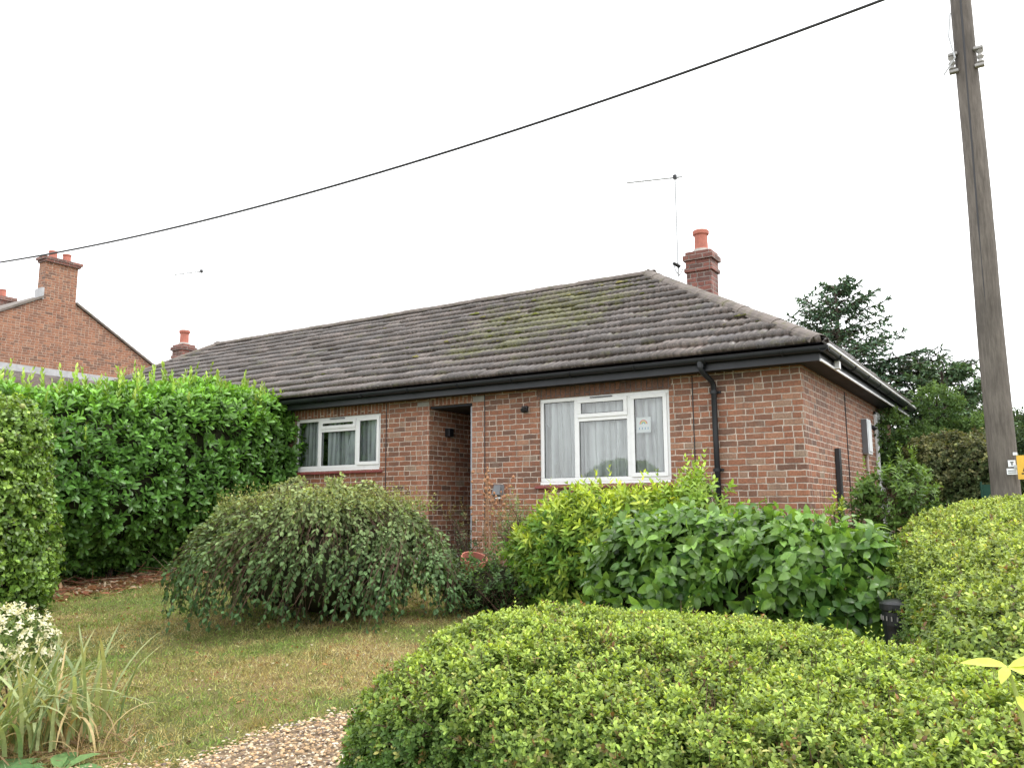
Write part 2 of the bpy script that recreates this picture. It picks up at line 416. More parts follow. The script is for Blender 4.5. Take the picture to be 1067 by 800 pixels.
# side wall with door opening, left end, back
SD = (4.80, 5.62, -.1, 2.2)
b = wall(.28, HD, -.3, 2.52, [SD], 0)
b.v = [(-y, x, z) for x, y, z in b.v]; b.build('wall', M['brick'], house)
b = MB().quad((0,0,-.3),(0,.28,-.3),(0,.28,2.52),(0,0,2.52)); b.build('wall', M['brick'], house)
b = wall(0, HD, -.3, 2.52, [], 0, .28); b.v = [(HX0+y, HD-x, z) for x, y, z in b.v]; b.build('wall', M['brick'], house)
b = wall(HX0+.28, -.28, -.3, 2.52, [(-4,-2.2,1,2.1),(-8,-6.4,1,2.1)], HD-.28); b.build('wall', M['brick'], house)
# interior: floor, partition walls, ceiling so that windows look into rooms
b = MB().box(HX0+.29, -.29, .29, HD-.3, -.12, -.02); b.box(HX0+.29, -.29, .29, HD-.3, 2.44, 2.47)
for x in (-4.45,-5.75,-8.97): b.box(x-.05, x+.05, .29, HD-.3, -.02, 2.44)
b.box(HX0+.3, -.3, 3.4, 3.5, -.02, 2.44)
b.build('interior', M['room'], house)

def soldiers(x0, x1, z0, z1, mat='soldier'):
    MB().box(x0, x1, -.004, .05, z0, z1).build('soldier_course', M[mat], house, swap=True)
soldiers(-8.42, -6.3, 2.203, 2.425)
soldiers(-5.5, -4.72, 2.238, 2.42); soldiers(-3.6, -1.62, 2.203, 2.425, 'soldier_dark')
# redder quoin piers by the entrance, with concrete padstone
MB().box(-4.708, -4.49, -.006, .05, -.3, 2.235).build('brick_pier', M['brick_red'], house)
MB().box(-5.72, -5.503, -.005, .05, -.3, 2.235).build('brick_pier', M['brick_red'], house)
MB().box(-4.70, -4.49, -.008, .05, 2.24, 2.33).build('padstone', M['concrete'], house, bevel=.006)
MB().box(-5.74, -5.51, -.007, .05, 2.24, 2.31).build('padstone', M['concrete'], house, bevel=.006)

def window(x0, x1, z0, z1, m1, m2, zt, kind, label):
    """white upvc window: left light, centre with top vent, right light"""
    fr = MB(); y0, y1 = .03, .10; t = .055
    fr.box(x0, x1, y0, y1, z0, z0+t); fr.box(x0, x1, y0, y1, z1-t, z1)
    for a, c in ((x0, x0+t), (m1-.035, m1+.035), (m2-.035, m2+.035), (x1-t, x1)):
        fr.box(a, c, y0, y1, z0+t, z1-t)
    fr.box(m1+.035, m2-.035, y0, y1, zt-.03, zt+.03)
    f = fr.build('window', M['upvc'], house, bevel=.006); f['label'] = label
    def pane(a, c, d, e, sash):
        if sash:
            s = MB(); w = .042; ys_ = .012
            s.box(a-.012, c+.012, ys_, y0-.002, d-.012, d+w); s.box(a-.012, c+.012, ys_, y0-.002, e-w, e+.012)
            s.box(a-.012, a+w, ys_, y0-.002, d+w, e-w); s.box(c-w, c+.012, ys_, y0-.002, d+w, e-w)
            s.build('sash', M['upvc'], f, bevel=.005); a, c, d, e = a+w, c-w, d+w, e-w
        k = MB(); q = .007; yq = .05 if not sash else .02
        k.box(a, c, yq, yq+.012, d, d+q); k.box(a, c, yq, yq+.012, e-q, e); k.box(a, a+q, yq, yq+.012, d+q, e-q); k.box(c-q, c, yq, yq+.012, d+q, e-q)
        k.build('gasket', M['seal'], f)
        MB().quad((a,yq+.006,d), (c,yq+.006,d), (c,yq+.006,e), (a,yq+.006,e)).build('pane', M['glass'], f)
    pane(x0+t, m1-.035, z0+t, z1-t, False)
    pane(m1+.035, m2-.035, z0+t, zt-.03, False)
    pane(m1+.035, m2-.035, zt+.03, z1-t, True)
    pane(m2+.035, x1-t, z0+t, z1-t, True)
    MB().box((m1+m2)/2-.17, (m1+m2)/2+.15, .003, .03, z1-.036, z1-.022).build('trickle_vent', M['greybox'], f)
    MB().box(x0+.01, x1-.01, -.002, .10, z0-.035, z0-.002).build('frame_cill', M['upvc'], f, bevel=.004)
    # curtains
    def curtain(a, c, mat, y, amp, freq, gather=None, top=z1-.02, bot=z0-.05):
        n = max(12, int((c-a)/.008)); V = []; rows = 9
        for j in range(rows):
            tt = j/(rows-1); z = top+(bot-top)*tt
            for i in range(n):
                u = i/(n-1); x = a+(c-a)*u
                if gather: x = gather(u, tt, a, c)
                V.append((x, y+amp*math.sin(u*(c-a)*freq+1.5*math.sin(u*9+tt*.6))*(.6+.4*tt)+.01*math.sin(u*5), z))
        F = [(j*n+i, j*n+i+1, (j+1)*n+i+1, (j+1)*n+i) for j in range(rows-1) for i in range(n-1)]
        b = MB(); b.add(V, F); b.build('curtain', M[mat], f, smooth=True)
    if kind == 'R':
        curtain(x0-.1, x1+.1, 'net', .15, .045, 40)
        curtain(x0-.05, x0+.34, 'drape', .26, .03, 60, lambda u, t, a, c: a+(c-a)*u*(1-.12*t))
        curtain(x0+.02, x0+.3, 'drape', .165, .02, 70, lambda u, t, a, c: a+(c-a)*(u*(.28+.6*t*t)))
        curtain(m1+.05, m2-.02, 'drape', .28, .03, 60)
    else:
        curtain(x0+.0, x0+.5, 'net2', .14, .02, 55)
        curtain(m1+.02, m2, 'net2', .20, .02, 50)
        curtain(m1+.10, m1+.36, 'net2', .13, .02, 60); curtain(m1+.46, m2+.02, 'net2', .13, .025, 55, lambda u, t, a, c: a+(c-a)*(u*(.45+.5*t)+(1-t)*.5))
        curtain(m2+.02, x1-.06, 'net2', .13, .025, 62)
        curtain(m2+.16, x1-.18, 'net', .23, .02, 50)
    s = MB(); n = int((x1-x0+.12)/.15); w = (x1-x0+.12)/n
    for i in range(n):
        a = x0-.06+i*w
        s.add([(a+.002,-.05,z0-.085),(a+w-.002,-.05,z0-.085),(a+w-.002,.03,z0-.085),(a+.002,.03,z0-.085),(a+.002,-.05,z0-.055),(a+w-.002,-.05,z0-.055),(a+w-.002,.03,z0-.037),(a+.002,.03,z0-.037)],
              [(0,3,2,1),(4,5,6,7),(0,1,5,4),(1,2,6,5),(2,3,7,6),(3,0,4,7)])
    s.build('sill', M['redsill'], f, bevel=.005)
    return f
wr = window(*RW, -3.0, -2.22, 1.885, 'R', 'larger white window beside the black downpipe')
wl = window(*LW, -7.845, -7.01, 1.99, 'L', 'smaller white window half hidden by the laurel hedge')
a, c = mir(RW[0], RW[1]); window(a, c, RW[2], RW[3], a+.57, c-.57, 1.885, 'R', None)
a, c = mir(LW[0], LW[1]); window(a, c, LW[2], LW[3], a+.55, c-.55, 1.99, 'L', None)

# recessed entrance (and its mirror)
for k, (a, c) in enumerate([(DO[0], DO[1]), mir(DO[0], DO[1])]):
    b = MB(); y = .28
    b.quad((a,y,-.2),(a,y,2.235),(a,2.3,2.235),(a,2.3,-.2)); b.quad((c,y,2.235),(c,y,-.2),(c,2.3,-.2),(c,2.3,2.235))
    b.quad((a,2.3,-.2),(a,2.3,2.235),(c,2.3,2.235),(c,2.3,-.2))
    b.build('porch_wall', M['brick'], house)
    MB().box(a, c, .02, 2.3, 2.2, 2.23).build('porch_ceiling', M['soffit'], house)
    MB().box(a, c, -.3, 2.3, -.2, 0.0).build('door_step', M['concrete'], house, bevel=.01)
    d = MB().box(a+.02, c-.02, 1.5, 1.56, 0, 2.19).build('front_door', M['dark'], house)
    MB().tube([(a+.16,1.46,1.0),(a+.28,1.46,1.0)], .012).build('handle', M['alu'], d)
    MB().box(c-.05, c-.004, .03, .10, -.0, 2.19).build('door_frame', M['greyframe'], house, bevel=.004)
    if k == 0:
        l = MB().box(a+.001, a+.09, .38, .50, 1.80, 1.93).build('porch_lamp', M['blackpot'], house, bevel=.01)

# soffit, fascia, gutters
def ring(x0, x1, y0, y1, z0, z1, mat, name, t=.022):
    return [MB().box(x0, x1, y0, y0+t, z0, z1).build(name, M[mat], house),
            MB().box(x1-t, x1, y0+t, y1-t, z0, z1).build(name, M[mat], house),
            MB().box(x0, x1, y1-t, y1, z0, z1).build(name, M[mat], house),
            MB().box(x0, x0+t, y0+t, y1-t, z0, z1).build(name, M[mat], house)]
FX0, FX1, FY0, FY1 = HX0-.27, .27, -.27, HD+.27
ring(FX0, FX1, FY0, FY1, 2.345, 2.50, 'black', 'fascia')
b = MB()
b.box(FX0+.022, FX1-.022, FY0+.022, -.002, 2.352, 2.362); b.box(FX0+.022, FX1-.022, HD+.002, FY1-.022, 2.352, 2.362)
b.box(.002, FX1-.022, -.002, HD+.002, 2.352, 2.362); b.box(FX0+.022, HX0-.002, -.002, HD+.002, 2.352, 2.362)
b.build('soffit', M['soffit'], house)
MB().box(FX1+.001, FX1+.02, FY0-.01, FY1, 2.325, 2.352).build('fascia_strip', M['trim_glint'], house)  # wet sheen of the side fascia edge, laid in as a pale strip
MB().box(FX0, FX1, FY0-.018, FY0-.001, 2.332, 2.352).build('fascia_strip', M['black'], house)
def gutter(p, q, outward):
    """half round gutter from p to q with thickness"""
    p, q, o = Vector(p), Vector(q), Vector(outward); b = MB(); vs = []; r = .056
    prof = [(math.cos(t)*r, math.sin(t)*r) for t in np.linspace(PI, 2*PI, 9)] + [(r+.006, .0), (r+.006, .006), (r-.004, .008)] + [(math.cos(t)*(r-.004), math.sin(t)*(r-.004)) for t in np.linspace(2*PI, PI, 9)]
    for e in (p, q):
        for a_, z in prof: vs.append(e + o*a_ + Vector((0,0,z)))
    n = len(prof); b.add(vs, [(i, (i+1)%n, n+(i+1)%n, n+i) for i in range(n)]+[tuple(range(n)), tuple(range(n,2*n))])
    return b
gy, gx = FY0-.065, FX1+.065
g1 = gutter((FX0-.12,gy,2.475), (FX1+.12,gy,2.475), (0,-1,0)).build('gutter', M['black'], house)
g2 = gutter((gx,FY0-.12,2.475), (gx,FY1+.12,2.475), (1,0,0)).build('gutter', M['black'], house)
MB().tube([(gx+.060,FY0-.11,2.482),(gx+.060,FY1+.12,2.482)], .017).build('rim_glint', M['trim_glint'], g2)  # pale bead added as the sky highlight on the wet gutter edge
gutter((FX1+.12,FY1+.065,2.475), (FX0-.12,FY1+.065,2.475), (0,1,0)).build('gutter', M['black'], house)
for x in np.arange(-17.6, .3, .92): MB().tube([(x, gy+math.cos(t)*.062, 2.475+math.sin(t)*.062) for t in np.linspace(0, -PI, 8)], .008, 5).build('bracket', M['black'], g1)
for y in np.arange(.3, 6.7, .92): MB().tube([(gx+math.cos(t)*.062, y, 2.475+math.sin(t)*.062) for t in np.linspace(0, -PI, 8)], .009, 5).build('bracket', M['black'], g2)
MB().box(FX1+.02, gx+.01, .42, .50, 2.33, 2.45).build('bracket', M['trim_glint'], g2, bevel=.004)
# downpipe
dp = MB().tube([(-1.10,gy,2.43),(-1.10,gy,2.36),(-1.09,gy+.02,2.32),(-1.05,-.10,2.23),(-1.04,-.065,2.18),(-1.04,-.06,1.6),(-1.02,-.06,-.1)], .034, 12).build('downpipe', M['black'], house, smooth=True)
for z in (2.1, 1.15, .2):
    b = MB().tube([(-1.04+.0,-.06,z-.02),(-1.04,-.06,z+.02)], .043, 12); b.box(-1.10,-.97,-.03,-.002,z-.015,z+.015)
    b.build('pipe_clip', M['black'], dp)
MB().tube([(-1.10,gy,2.37),(-1.10,gy,2.46)], .045, 12).build('outlet', M['black'], dp)
# movement joints / cables on the wall
for x, z0 in ((-1.335, -.2), (-4.487, -.2), (-6.36, -.2)):
    MB().tube([(x,-.006,2.34),(x+.004,-.006,1.2),(x+.006,-.006,z0)], .0065, 6).build('wall_cable', M['cable'], house)
MB().tube([(.006,2.42,2.3),(.006,2.43,0.)], .007, 6).build('wall_cable', M['cable'], house)
# small fittings on the front
b = MB().box(-3.83,-3.74,-.05,-.001,2.03,2.12); b.tube([(-3.785,-.05,2.075),(-3.76,-.13,2.05)], .035, 10)
b.build('security_light', M['blackpot'], house, bevel=.006)
b = MB().add([(-4.33,-.002,.86),(-4.15,-.002,.86),(-4.15,-.002,1.03),(-4.33,-.002,1.03),(-4.31,-.10,.89),(-4.17,-.10,.89),(-4.19,-.05,1.03),(-4.29,-.05,1.03)],
             [(0,1,2,3),(4,7,6,5),(0,4,5,1),(1,5,6,2),(2,6,7,3),(3,7,4,0)])
b.build('vent_cowl', M['greybox'], house, bevel=.005)
MB().box(-4.27,-4.19,-.06,-.004,.835,.86).build('vent_flap', M['whitebox'], house)
# side wall fittings
mb = MB().box(.002,.085,3.60,3.92,1.49,2.03).build('meter_box', M['whitebox'], house, bevel=.008)
MB().box(.002,.08,3.575,3.597,1.50,2.02).build('box_side', M['greybox'], mb)
MB().box(.087,.095,3.63,3.89,1.53,1.99).build('door', M['whitebox'], mb, bevel=.004)
MB().tube([(.03,3.75,1.49),(.03,3.75,.0)], .02, 8).build('cable_conduit', M['pipewhite'], house)
b = MB().box(.002,.07,4.06,4.12,1.90,1.98); b.tube([(.07,4.09,1.94),(.12,4.08,1.90)], .035, 8); b.build('side_lamp', M['blackpot'], house)
b = MB().box(.004,.06,1.55,1.67,.0,1.46); b.build('dark_board', M['dark'], house, bevel=.004)
d = MB().box(-.20,-.15,4.86,5.56,-.05,2.15).build('side_door', M['upvc'], house)
b = MB()
for (y0, y1, z0, z1) in ((4.80,4.87,-.1,2.2),(5.55,5.62,-.1,2.2),(4.87,5.55,2.12,2.2),(4.87,5.55,1.86,1.92),(4.87,5.55,.95,1.02)): b.box(-.10,.045,y0,y1,z0,z1)
b.build('door_frame', M['upvc'], d, bevel=.004)
MB().quad((-.03,4.87,1.02),(-.03,5.55,1.02),(-.03,5.55,2.12),(-.03,4.87,2.12)).build('pane', M['glass'], d)
b = MB().box(.003,.03,4.74,4.798,-.1,2.25); b.box(.003,.03,5.622,5.68,-.1,2.25); b.box(.003,.03,4.74,5.68,2.202,2.25); b.build('door_surround', M['upvc'], d)
MB().box(.003,.035,5.95,6.15,1.35,1.85).build('rusty_plate', M['bark'], house)

# roof slopes ----------------------------------------------------------
def slope(o, ud, vd, Lu, H, tri_only=False):
    """tile courses on one slope: o eave corner, ud along eave, vd inward (horizontal)"""
    o, ud, vd = np.array(o), np.array(ud), np.array(vd)
    cs = math.cos(math.atan(SL)); nrm = -vd*SL*cs + np.array([0,0,1])*cs
    g = .292*cs; nc = int(math.ceil(H/g)); V = []; F4 = []; U = []; off = 0
    us = np.arange(0, Lu+.0145, .0145)
    r2 = np.random.default_rng(5)
    for c in range(nc):
        h0, h1 = c*g, min((c+1)*g+.0, H)
        if h0 >= H-.01: break
        tj = r2.normal(0, .006, int(Lu/.33)+2)[np.floor(us/.33).astype(int)]
        wave = .011*np.abs(np.sin(PI*us/.105))**.8 + tj + .006*np.sin(us*1.1+c)
        seam = (np.abs((us % .33)-.04) < .014)*.006
        rowsv = []
        for hh, offn in ((h0, -.004), (h0, .044), (h1, .008)):
            uu = np.clip(us, hh, Lu-hh)
            w = wave - seam if offn > 0 else wave*0
            P = o + uu[:, None]*ud + hh*vd + np.array([0,0,1])*(hh*SL) + nrm*(offn + w)[:, None]
            if hh == h0 and offn > 0: P = P + (-(vd)*.02)
            rowsv.append(P); U.append(np.stack([uu, np.full(len(uu), hh/cs + (1e-3 if hh == h0 else -1e-3))], 1))
        n = len(us); V += rowsv
        valid = (us[1:] > h0) & (us[:-1] < Lu-h0)
        i = np.arange(n-1)[valid]
        for r in (0, 1): F4.append(np.stack([off+r*n+i, off+r*n+i+1, off+(r+1)*n+i+1, off+(r+1)*n+i], 1))
        off += 3*n
    return np.concatenate(V), np.concatenate(F4), np.concatenate(U)
W, D2 = -HX0+2*OV, HD+2*OV; H = D2/2
parts = []; off = 0; VV, FF, UU = [], [], []
for o_, ud, vd, Lu in (((HX0-OV,-OV,EZ),(1,0,0),(0,1,0),W), ((OV,-OV,EZ),(0,1,0),(-1,0,0),D2), ((OV,HD+OV,EZ),(-1,0,0),(0,-1,0),W), ((HX0-OV,HD+OV,EZ),(0,-1,0),(1,0,0),D2)):
    v, f, u = slope(o_, ud, vd, Lu, H); VV.append(v); FF.append(f+off); UU.append(u); off += len(v)
roof = np_mesh('roof', np.concatenate(VV), [np.concatenate(FF)], M['tile'], house, uvs=np.concatenate(UU))
# under-roof deck closes the loft
zr = EZ+H*SL
c4 = [(HX0-OV+.02,-OV+.02,EZ-.01),(OV-.02,-OV+.02,EZ-.01),(OV-.02,HD+OV-.02,EZ-.01),(HX0-OV+.02,HD+OV-.02,EZ-.01),(HX0-OV+H,HD/2,zr-.02),(OV-H,HD/2,zr-.02)]
MB().add(c4, [(0,1,5,4),(1,2,5),(2,3,4,5),(3,0,4),(0,3,2,1)]).build('underlay', M['soffit'], roof)
# ridge + hip tiles
def ridge_run(p, q, name='ridge_tile', r=.115, L=.45):
    p, q = Vector(p), Vector(q); d = q-p; n = max(1, round(d.length/L)); t = d.normalized()
    side = t.cross(Vector((0,0,1))).normalized(); up = side.cross(t); b = MB()
    for i in range(n):
        a = p + d*(i/n); e = p + d*((i+1)/n+.01); jt = random.uniform(-.006,.006); vs = []
        for s_, rr in ((a, r+.005), (e, r)):
            for k in range(9):
                w = PI*k/8; vs.append(s_ + side*math.cos(w)*rr*1.05 + up*(math.sin(w)*rr*.8-.035+jt))
        for s_, rr in ((e, r-.015), (a, r-.003)):
            for k in range(9):
                w = PI*k/8; vs.append(s_ + side*math.cos(w)*rr*1.05 + up*(math.sin(w)*rr*.8-.035+jt))
        fs = [(k, k+1, 9+k+1, 9+k) for k in range(8)] + [(18+k, 18+k+1, 27+k+1, 27+k) for k in range(8)] + [(k+1, k, 27+k, 27+k+1) for k in range(8)]
        fs += [(9+k, 9+k+1, 18+k+1, 18+k) for k in range(8)] + [(0,9,18,27), (8,35,26,17)]
        b.add(vs, fs)
    return b.build(name, M['ridge'], roof)
RL, RR = (HX0-OV+H, HD/2, zr+.02), (OV-H, HD/2, zr+.02)
ridge_run(RL, RR); ridge_run((OV-.02,-OV+.02,EZ+.03), RR); ridge_run((OV-.02,HD+OV-.02,EZ+.03), RR)
ridge_run((HX0-OV+.02,-OV+.02,EZ+.03), RL); ridge_run((HX0-OV+.02,HD+OV-.02,EZ+.03), RL)
# moss cushions lying in the tile steps
def blob_np(c, r, seg=6, rngs=None):
    pass
def moss():
    V = []; F = []; C = []; r3 = np.random.default_rng(3); base = []
    for j in range(4):
        t = j/3*PI/2
        for i in range(7): base.append((math.cos(2*PI*i/7)*math.cos(t), math.sin(2*PI*i/7)*math.cos(t), math.sin(t)))
    base = np.array(base); fb = np.array([(j*7+i, j*7+(i+1)%7, (j+1)*7+(i+1)%7, (j+1)*7+i) for j in range(3) for i in range(7)])
    cs = math.cos(math.atan(SL)); n = 0; g = .292*cs
    cents = [(-3.5,2.9,.35,.35),(-5.0,1.9,.7,.35),(-5.6,2.2,.8,.4),(-3.9,2.3,.6,.5),(-5.9,.8,.5,.3),(-7.2,1.0,1.2,.5),(-8.5,2.0,2.,1.),(-.75,.62,.2,.12),(-4.3,1.4,.9,.5)]
    wts = np.array([60,90,40,60,30,26,22,30,60])
    for k in range(wts.sum()):
        ci = np.searchsorted(np.cumsum(wts), k, side='right'); cx, cy, sx, sy = cents[ci]
        x = r3.normal(cx, sx); h = abs(r3.normal(cy, sy))+OV; h = round(h/g)*g - .01
        if h > H-.1 or x > OV-h-.1: continue
        s = r3.lognormal(-3.6, .4); z = EZ+h*SL+.03
        P = base*(1+r3.normal(0,.12,(28,1)))*np.array([s*1.3,s*.9,s*.6])+np.array([x,-OV+h,z]); V.append(P); F.append(fb+28*n); n += 1
        C.append(np.tile(np.array([(.13,.14,.025),(.09,.10,.02),(.22,.2,.07),(.10,.09,.04)][r3.integers(0,4)])*r3.uniform(.7,1.2),(28,1)))
    np_mesh('moss', np.concatenate(V), [np.concatenate(F)], M['leafmatt'], roof, colr=np.concatenate(C), smooth=True)['kind'] = 'stuff'
moss()

# chimneys --------------------------------------------------------------
def chimney(cx, cy, kind):
    w, d = .205, .17
    zb, zt = 3.5, 4.79
    b = MB().box(cx-w, cx+w, cy-d, cy+d, zb, zt-.34); b.box(cx-w-.03, cx+w+.03, cy-d-.03, cy+d+.03, zt-.34, zt-.27)
    b.box(cx-w-.008, cx+w+.008, cy-d-.008, cy+d+.008, zt-.27, zt-.15)
    b.box(cx-w-.045, cx+w+.045, cy-d-.045, cy+d+.045, zt-.15, zt-.06); b.box(cx-w-.01, cx+w+.01, cy-d-.01, cy+d+.01, zt-.06, zt)
    ch = b.build('chimney', M['chimney'], house, bevel=.006)
    MB().lathe((cx,cy,zt), [(.16,0),(.14,.03),(.13,.055),(.0,.06)], 14).build('flaunching', M['mortar'], ch)
    MB().lathe((cx,cy,zt+.02), [(.108,0),(.118,.03),(.11,.06),(.105,.2),(.105,.27),(.13,.29),(.135,.34),(.12,.36),(.09,.36),(.085,.2),(.0,.19)], 20).build('chimney_pot', M['terracotta'], ch, smooth=False)
    b = MB(); s = 1 if kind == 'R' else -1
    for k in range(7):   # stepped lead flashing
        y = cy-d-.012
        xx = cx-w + k*2*w/7 if s > 0 else cx+w-k*2*w/7
        za = EZ+(OV-(cx-w))*SL if s > 0 else EZ+(OV+(cx+w)-HX0)*SL
        zz = za - k*2*w/7*SL + .02
        b.box(min(xx, xx+s*.09), max(xx, xx+s*.09), y, y+.010, zz-.2, zz+.06)
    b.build('flashing', M['lead'], ch)
    return ch
chimney(-2.12, 2.78, 'R'); chimney(-15.72, 3.0, 'L')
# cable clips & tv cable on chimney
MB().tube([(-2.42,2.5,4.62),(-2.47,2.46,4.55),(-2.44,2.46,4.45),(-2.40,2.5,4.4),(-2.36,2.54,4.5)], .012, 6).build('aerial_bracket', M['alu'], house)
MB().tube([(-2.40,2.53,4.55),(-2.48,2.44,4.60)], .03, 8).build('bracket_clamp', M['blackpot'], house)
def aerial(x, y, z0, z1, dirx, n):
    a = MB().tube([(x,y,z0),(x,y,z1)], .014, 6).build('aerial_mast', M['alu'], house)
    b = MB().tube([(x+.12*dirx[0],y+.12*dirx[1],z1-.04),(x-.8*dirx[0],y-.8*dirx[1],z1-.07)], .014, 6)
    for k in range(n):
        t = -.75+.8*k/(n-1); px, py = x+t*dirx[0], y+t*dirx[1]
        b.tube([(px-.0*dirx[1],py,z1-.055-.09),(px,py,z1-.055+.09)], .007, 4)
    b.build('yagi_boom', M['alu'], a)
    MB().box(x-.025, x+.025, y-.03, y+.03, z1-.07, z1+.0).build('junction_box', M['blackpot'], a)
aerial(-2.44, 2.55, 4.4, 6.12, (.93,.36), 8); aerial(-15.05, 2.9, 4.3, 6.62, (.93,.3), 8)

# rainbow poster in the right window
def poster():
    r = empty('poster', (-2.05,.05,1.62), 'white paper with a small rainbow drawing in the right light of the larger window', 'poster')
    x0, x1, z0, z1, y = -2.125,-1.925,1.66,1.86,.040
    MB().box(x0, x1, y, y+.002, z0, z1).build('paper', M['paper'], r)
    for k, (cc, nm) in enumerate((((.7,.06,.04),'red'),((.8,.35,.03),'orange'),((.8,.7,.08),'yellow'),((.1,.45,.12),'green'),((.1,.25,.6),'blue'))):
        b = MB(); R0, R1 = .056-.009*k, .048-.009*k; cx, cz = (x0+x1)/2, 1.772
        for i in range(10):
            a0, a1 = PI*i/10, PI*(i+1)/10
            b.quad(*[(cx+R*math.cos(t), y-.001, cz+R*math.sin(t)) for R, t in ((R0,a0),(R0,a1),(R1,a1),(R1,a0))])
        b.build('rainbow_band', plain('crayon '+nm, cc, .8, .2), r)
    b = MB()
    for i in range(4): b.quad(*[(x0+.035+i*.04+dx, y-.001, 1.70+dz) for dx, dz in ((0,0),(.014,0),(.014,.03),(0,.03))])
    b.build('pencil_mark', plain('pencil blue', (.3,.45,.6), .8, .2), r)
poster()

# ------------------------------------------------------------------ neighbour house (left)
nb = empty('neighbour_house', (-26, 3.2, -.1), 'tall red brick house with gable end and chimney behind the laurel hedge', 'house')
def nbh():
    x1, x0, yc, hw, za = -22., -31., 3.2, 4.9, 7.1; ze = za-hw*.56
    b = MB(); b.poly([(x1,yc-hw,-.3),(x1,yc+hw,-.3),(x1,yc+hw,ze),(x1,yc,za),(x1,yc-hw,ze)])
    b.build('gable_wall', M['neighbour'], nb)
    MB().poly([(x0,yc+hw,-.3),(x0,yc-hw,-.3),(x0,yc-hw,ze),(x0,yc,za),(x0,yc+hw,ze)]).build('gable_wall', M['neighbour'], nb)
    MB().quad((x0,yc-hw,-.3),(x1,yc-hw,-.3),(x1,yc-hw,ze),(x0,yc-hw,ze)).build('wall', M['neighbour'], nb)
    MB().quad((x1,yc+hw,-.3),(x0,yc+hw,-.3),(x0,yc+hw,ze),(x1,yc+hw,ze)).build('wall', M['neighbour'], nb)
    b = MB(); t = .07
    for s in (-1, 1):
        e = 0.25; y1_, z1_ = yc+s*.5, za-.5*.56
        b.add([(x1-.4,y1_,z1_+.02),(x1+.06,y1_,z1_+.02),(x1+.06,yc+s*(hw+e),ze-e*.56+.02),(x1-.4,yc+s*(hw+e),ze-e*.56+.02),(x1-.4,y1_,z1_+.02+t),(x1+.06,y1_,z1_+.02+t),(x1+.06,yc+s*(hw+e),ze-e*.56+.02+t),(x1-.4,yc+s*(hw+e),ze-e*.56+.02+t)],
              [(0,1,2,3),(7,6,5,4),(0,4,5,1),(1,5,6,2),(2,6,7,3),(3,7,4,0)])
        b.add([(x0-.05,yc,za+.02),(x1-.402,yc,za+.02),(x1-.402,yc+s*(hw+e),ze-e*.56+.02),(x0-.05,yc+s*(hw+e),ze-e*.56+.02),
               (x0-.05,yc,za+.02+t),(x1-.402,yc,za+.02+t),(x1-.402,yc+s*(hw+e),ze-e*.56+.02+t),(x0-.05,yc+s*(hw+e),ze-e*.56+.02+t)],
              [(0,1,2,3),(7,6,5,4),(0,4,5,1),(1,5,6,2),(2,6,7,3),(3,7,4,0)])
    b.build('roof', M['ridge'], nb)
    b = MB().box(x1-.38, x1+.004, 2.72, 3.68, 6.72, 8.02); c = b.build('chimney', M['neighbour'], nb)
    b = MB().box(x1-.42, x1+.10, 2.62, 3.78, 8.02, 8.10); b.box(x1-.40, x1+.075, 2.67, 3.73, 7.95, 8.02); b.build('chimney_cap', M['chimney'], c)
    for y in (2.98, 3.4): MB().lathe((x1-.16,y,8.08), [(.12,0),(.11,.2),(.13,.24),(.12,.27),(.0,.26)], 12).build('chimney_pot', M['terracotta'], c)
    MB().box(x1-.4, x1+.02, 2.66, 2.715, 6.8, 7.15).build('flashing', M['lead'], c)
    c = MB().box(-29.3,-28.7,4.65,5.2,6.5,8.15).build('chimney', M['chimney'], nb); MB().box(-29.36,-28.64,4.59,5.26,8.15,8.3).build('chimney_cap', M['chimney'], c)
    MB().lathe((-29,4.9,8.3), [(.12,0),(.11,.25),(.13,.3),(.0,.3)], 12).build('chimney_pot', M['terracotta'], c)
    # lean-to with lead flashing
    MB().box(x1+.002, x1+2.4, -.6, 7.2, -.3, 3.0).build('side_extension', M['neighbour'], nb)
    b = MB().add([(x1+.003,-.8,4.62),(x1+.003,7.4,4.62),(x1+2.7,7.4,2.95),(x1+2.7,-.8,2.95),(x1+.003,-.8,4.54),(x1+.003,7.4,4.54),(x1+2.7,7.4,2.87),(x1+2.7,-.8,2.87)],
                 [(0,3,2,1),(4,5,6,7),(0,1,5,4),(1,2,6,5),(2,3,7,6),(3,0,4,7)]); b.build('lean_to_roof', M['tile'], nb)
    MB().box(x1+.004, x1+.05, -.7, 7.3, 4.56, 4.78).build('flashing', M['lead'], nb)
nbh()

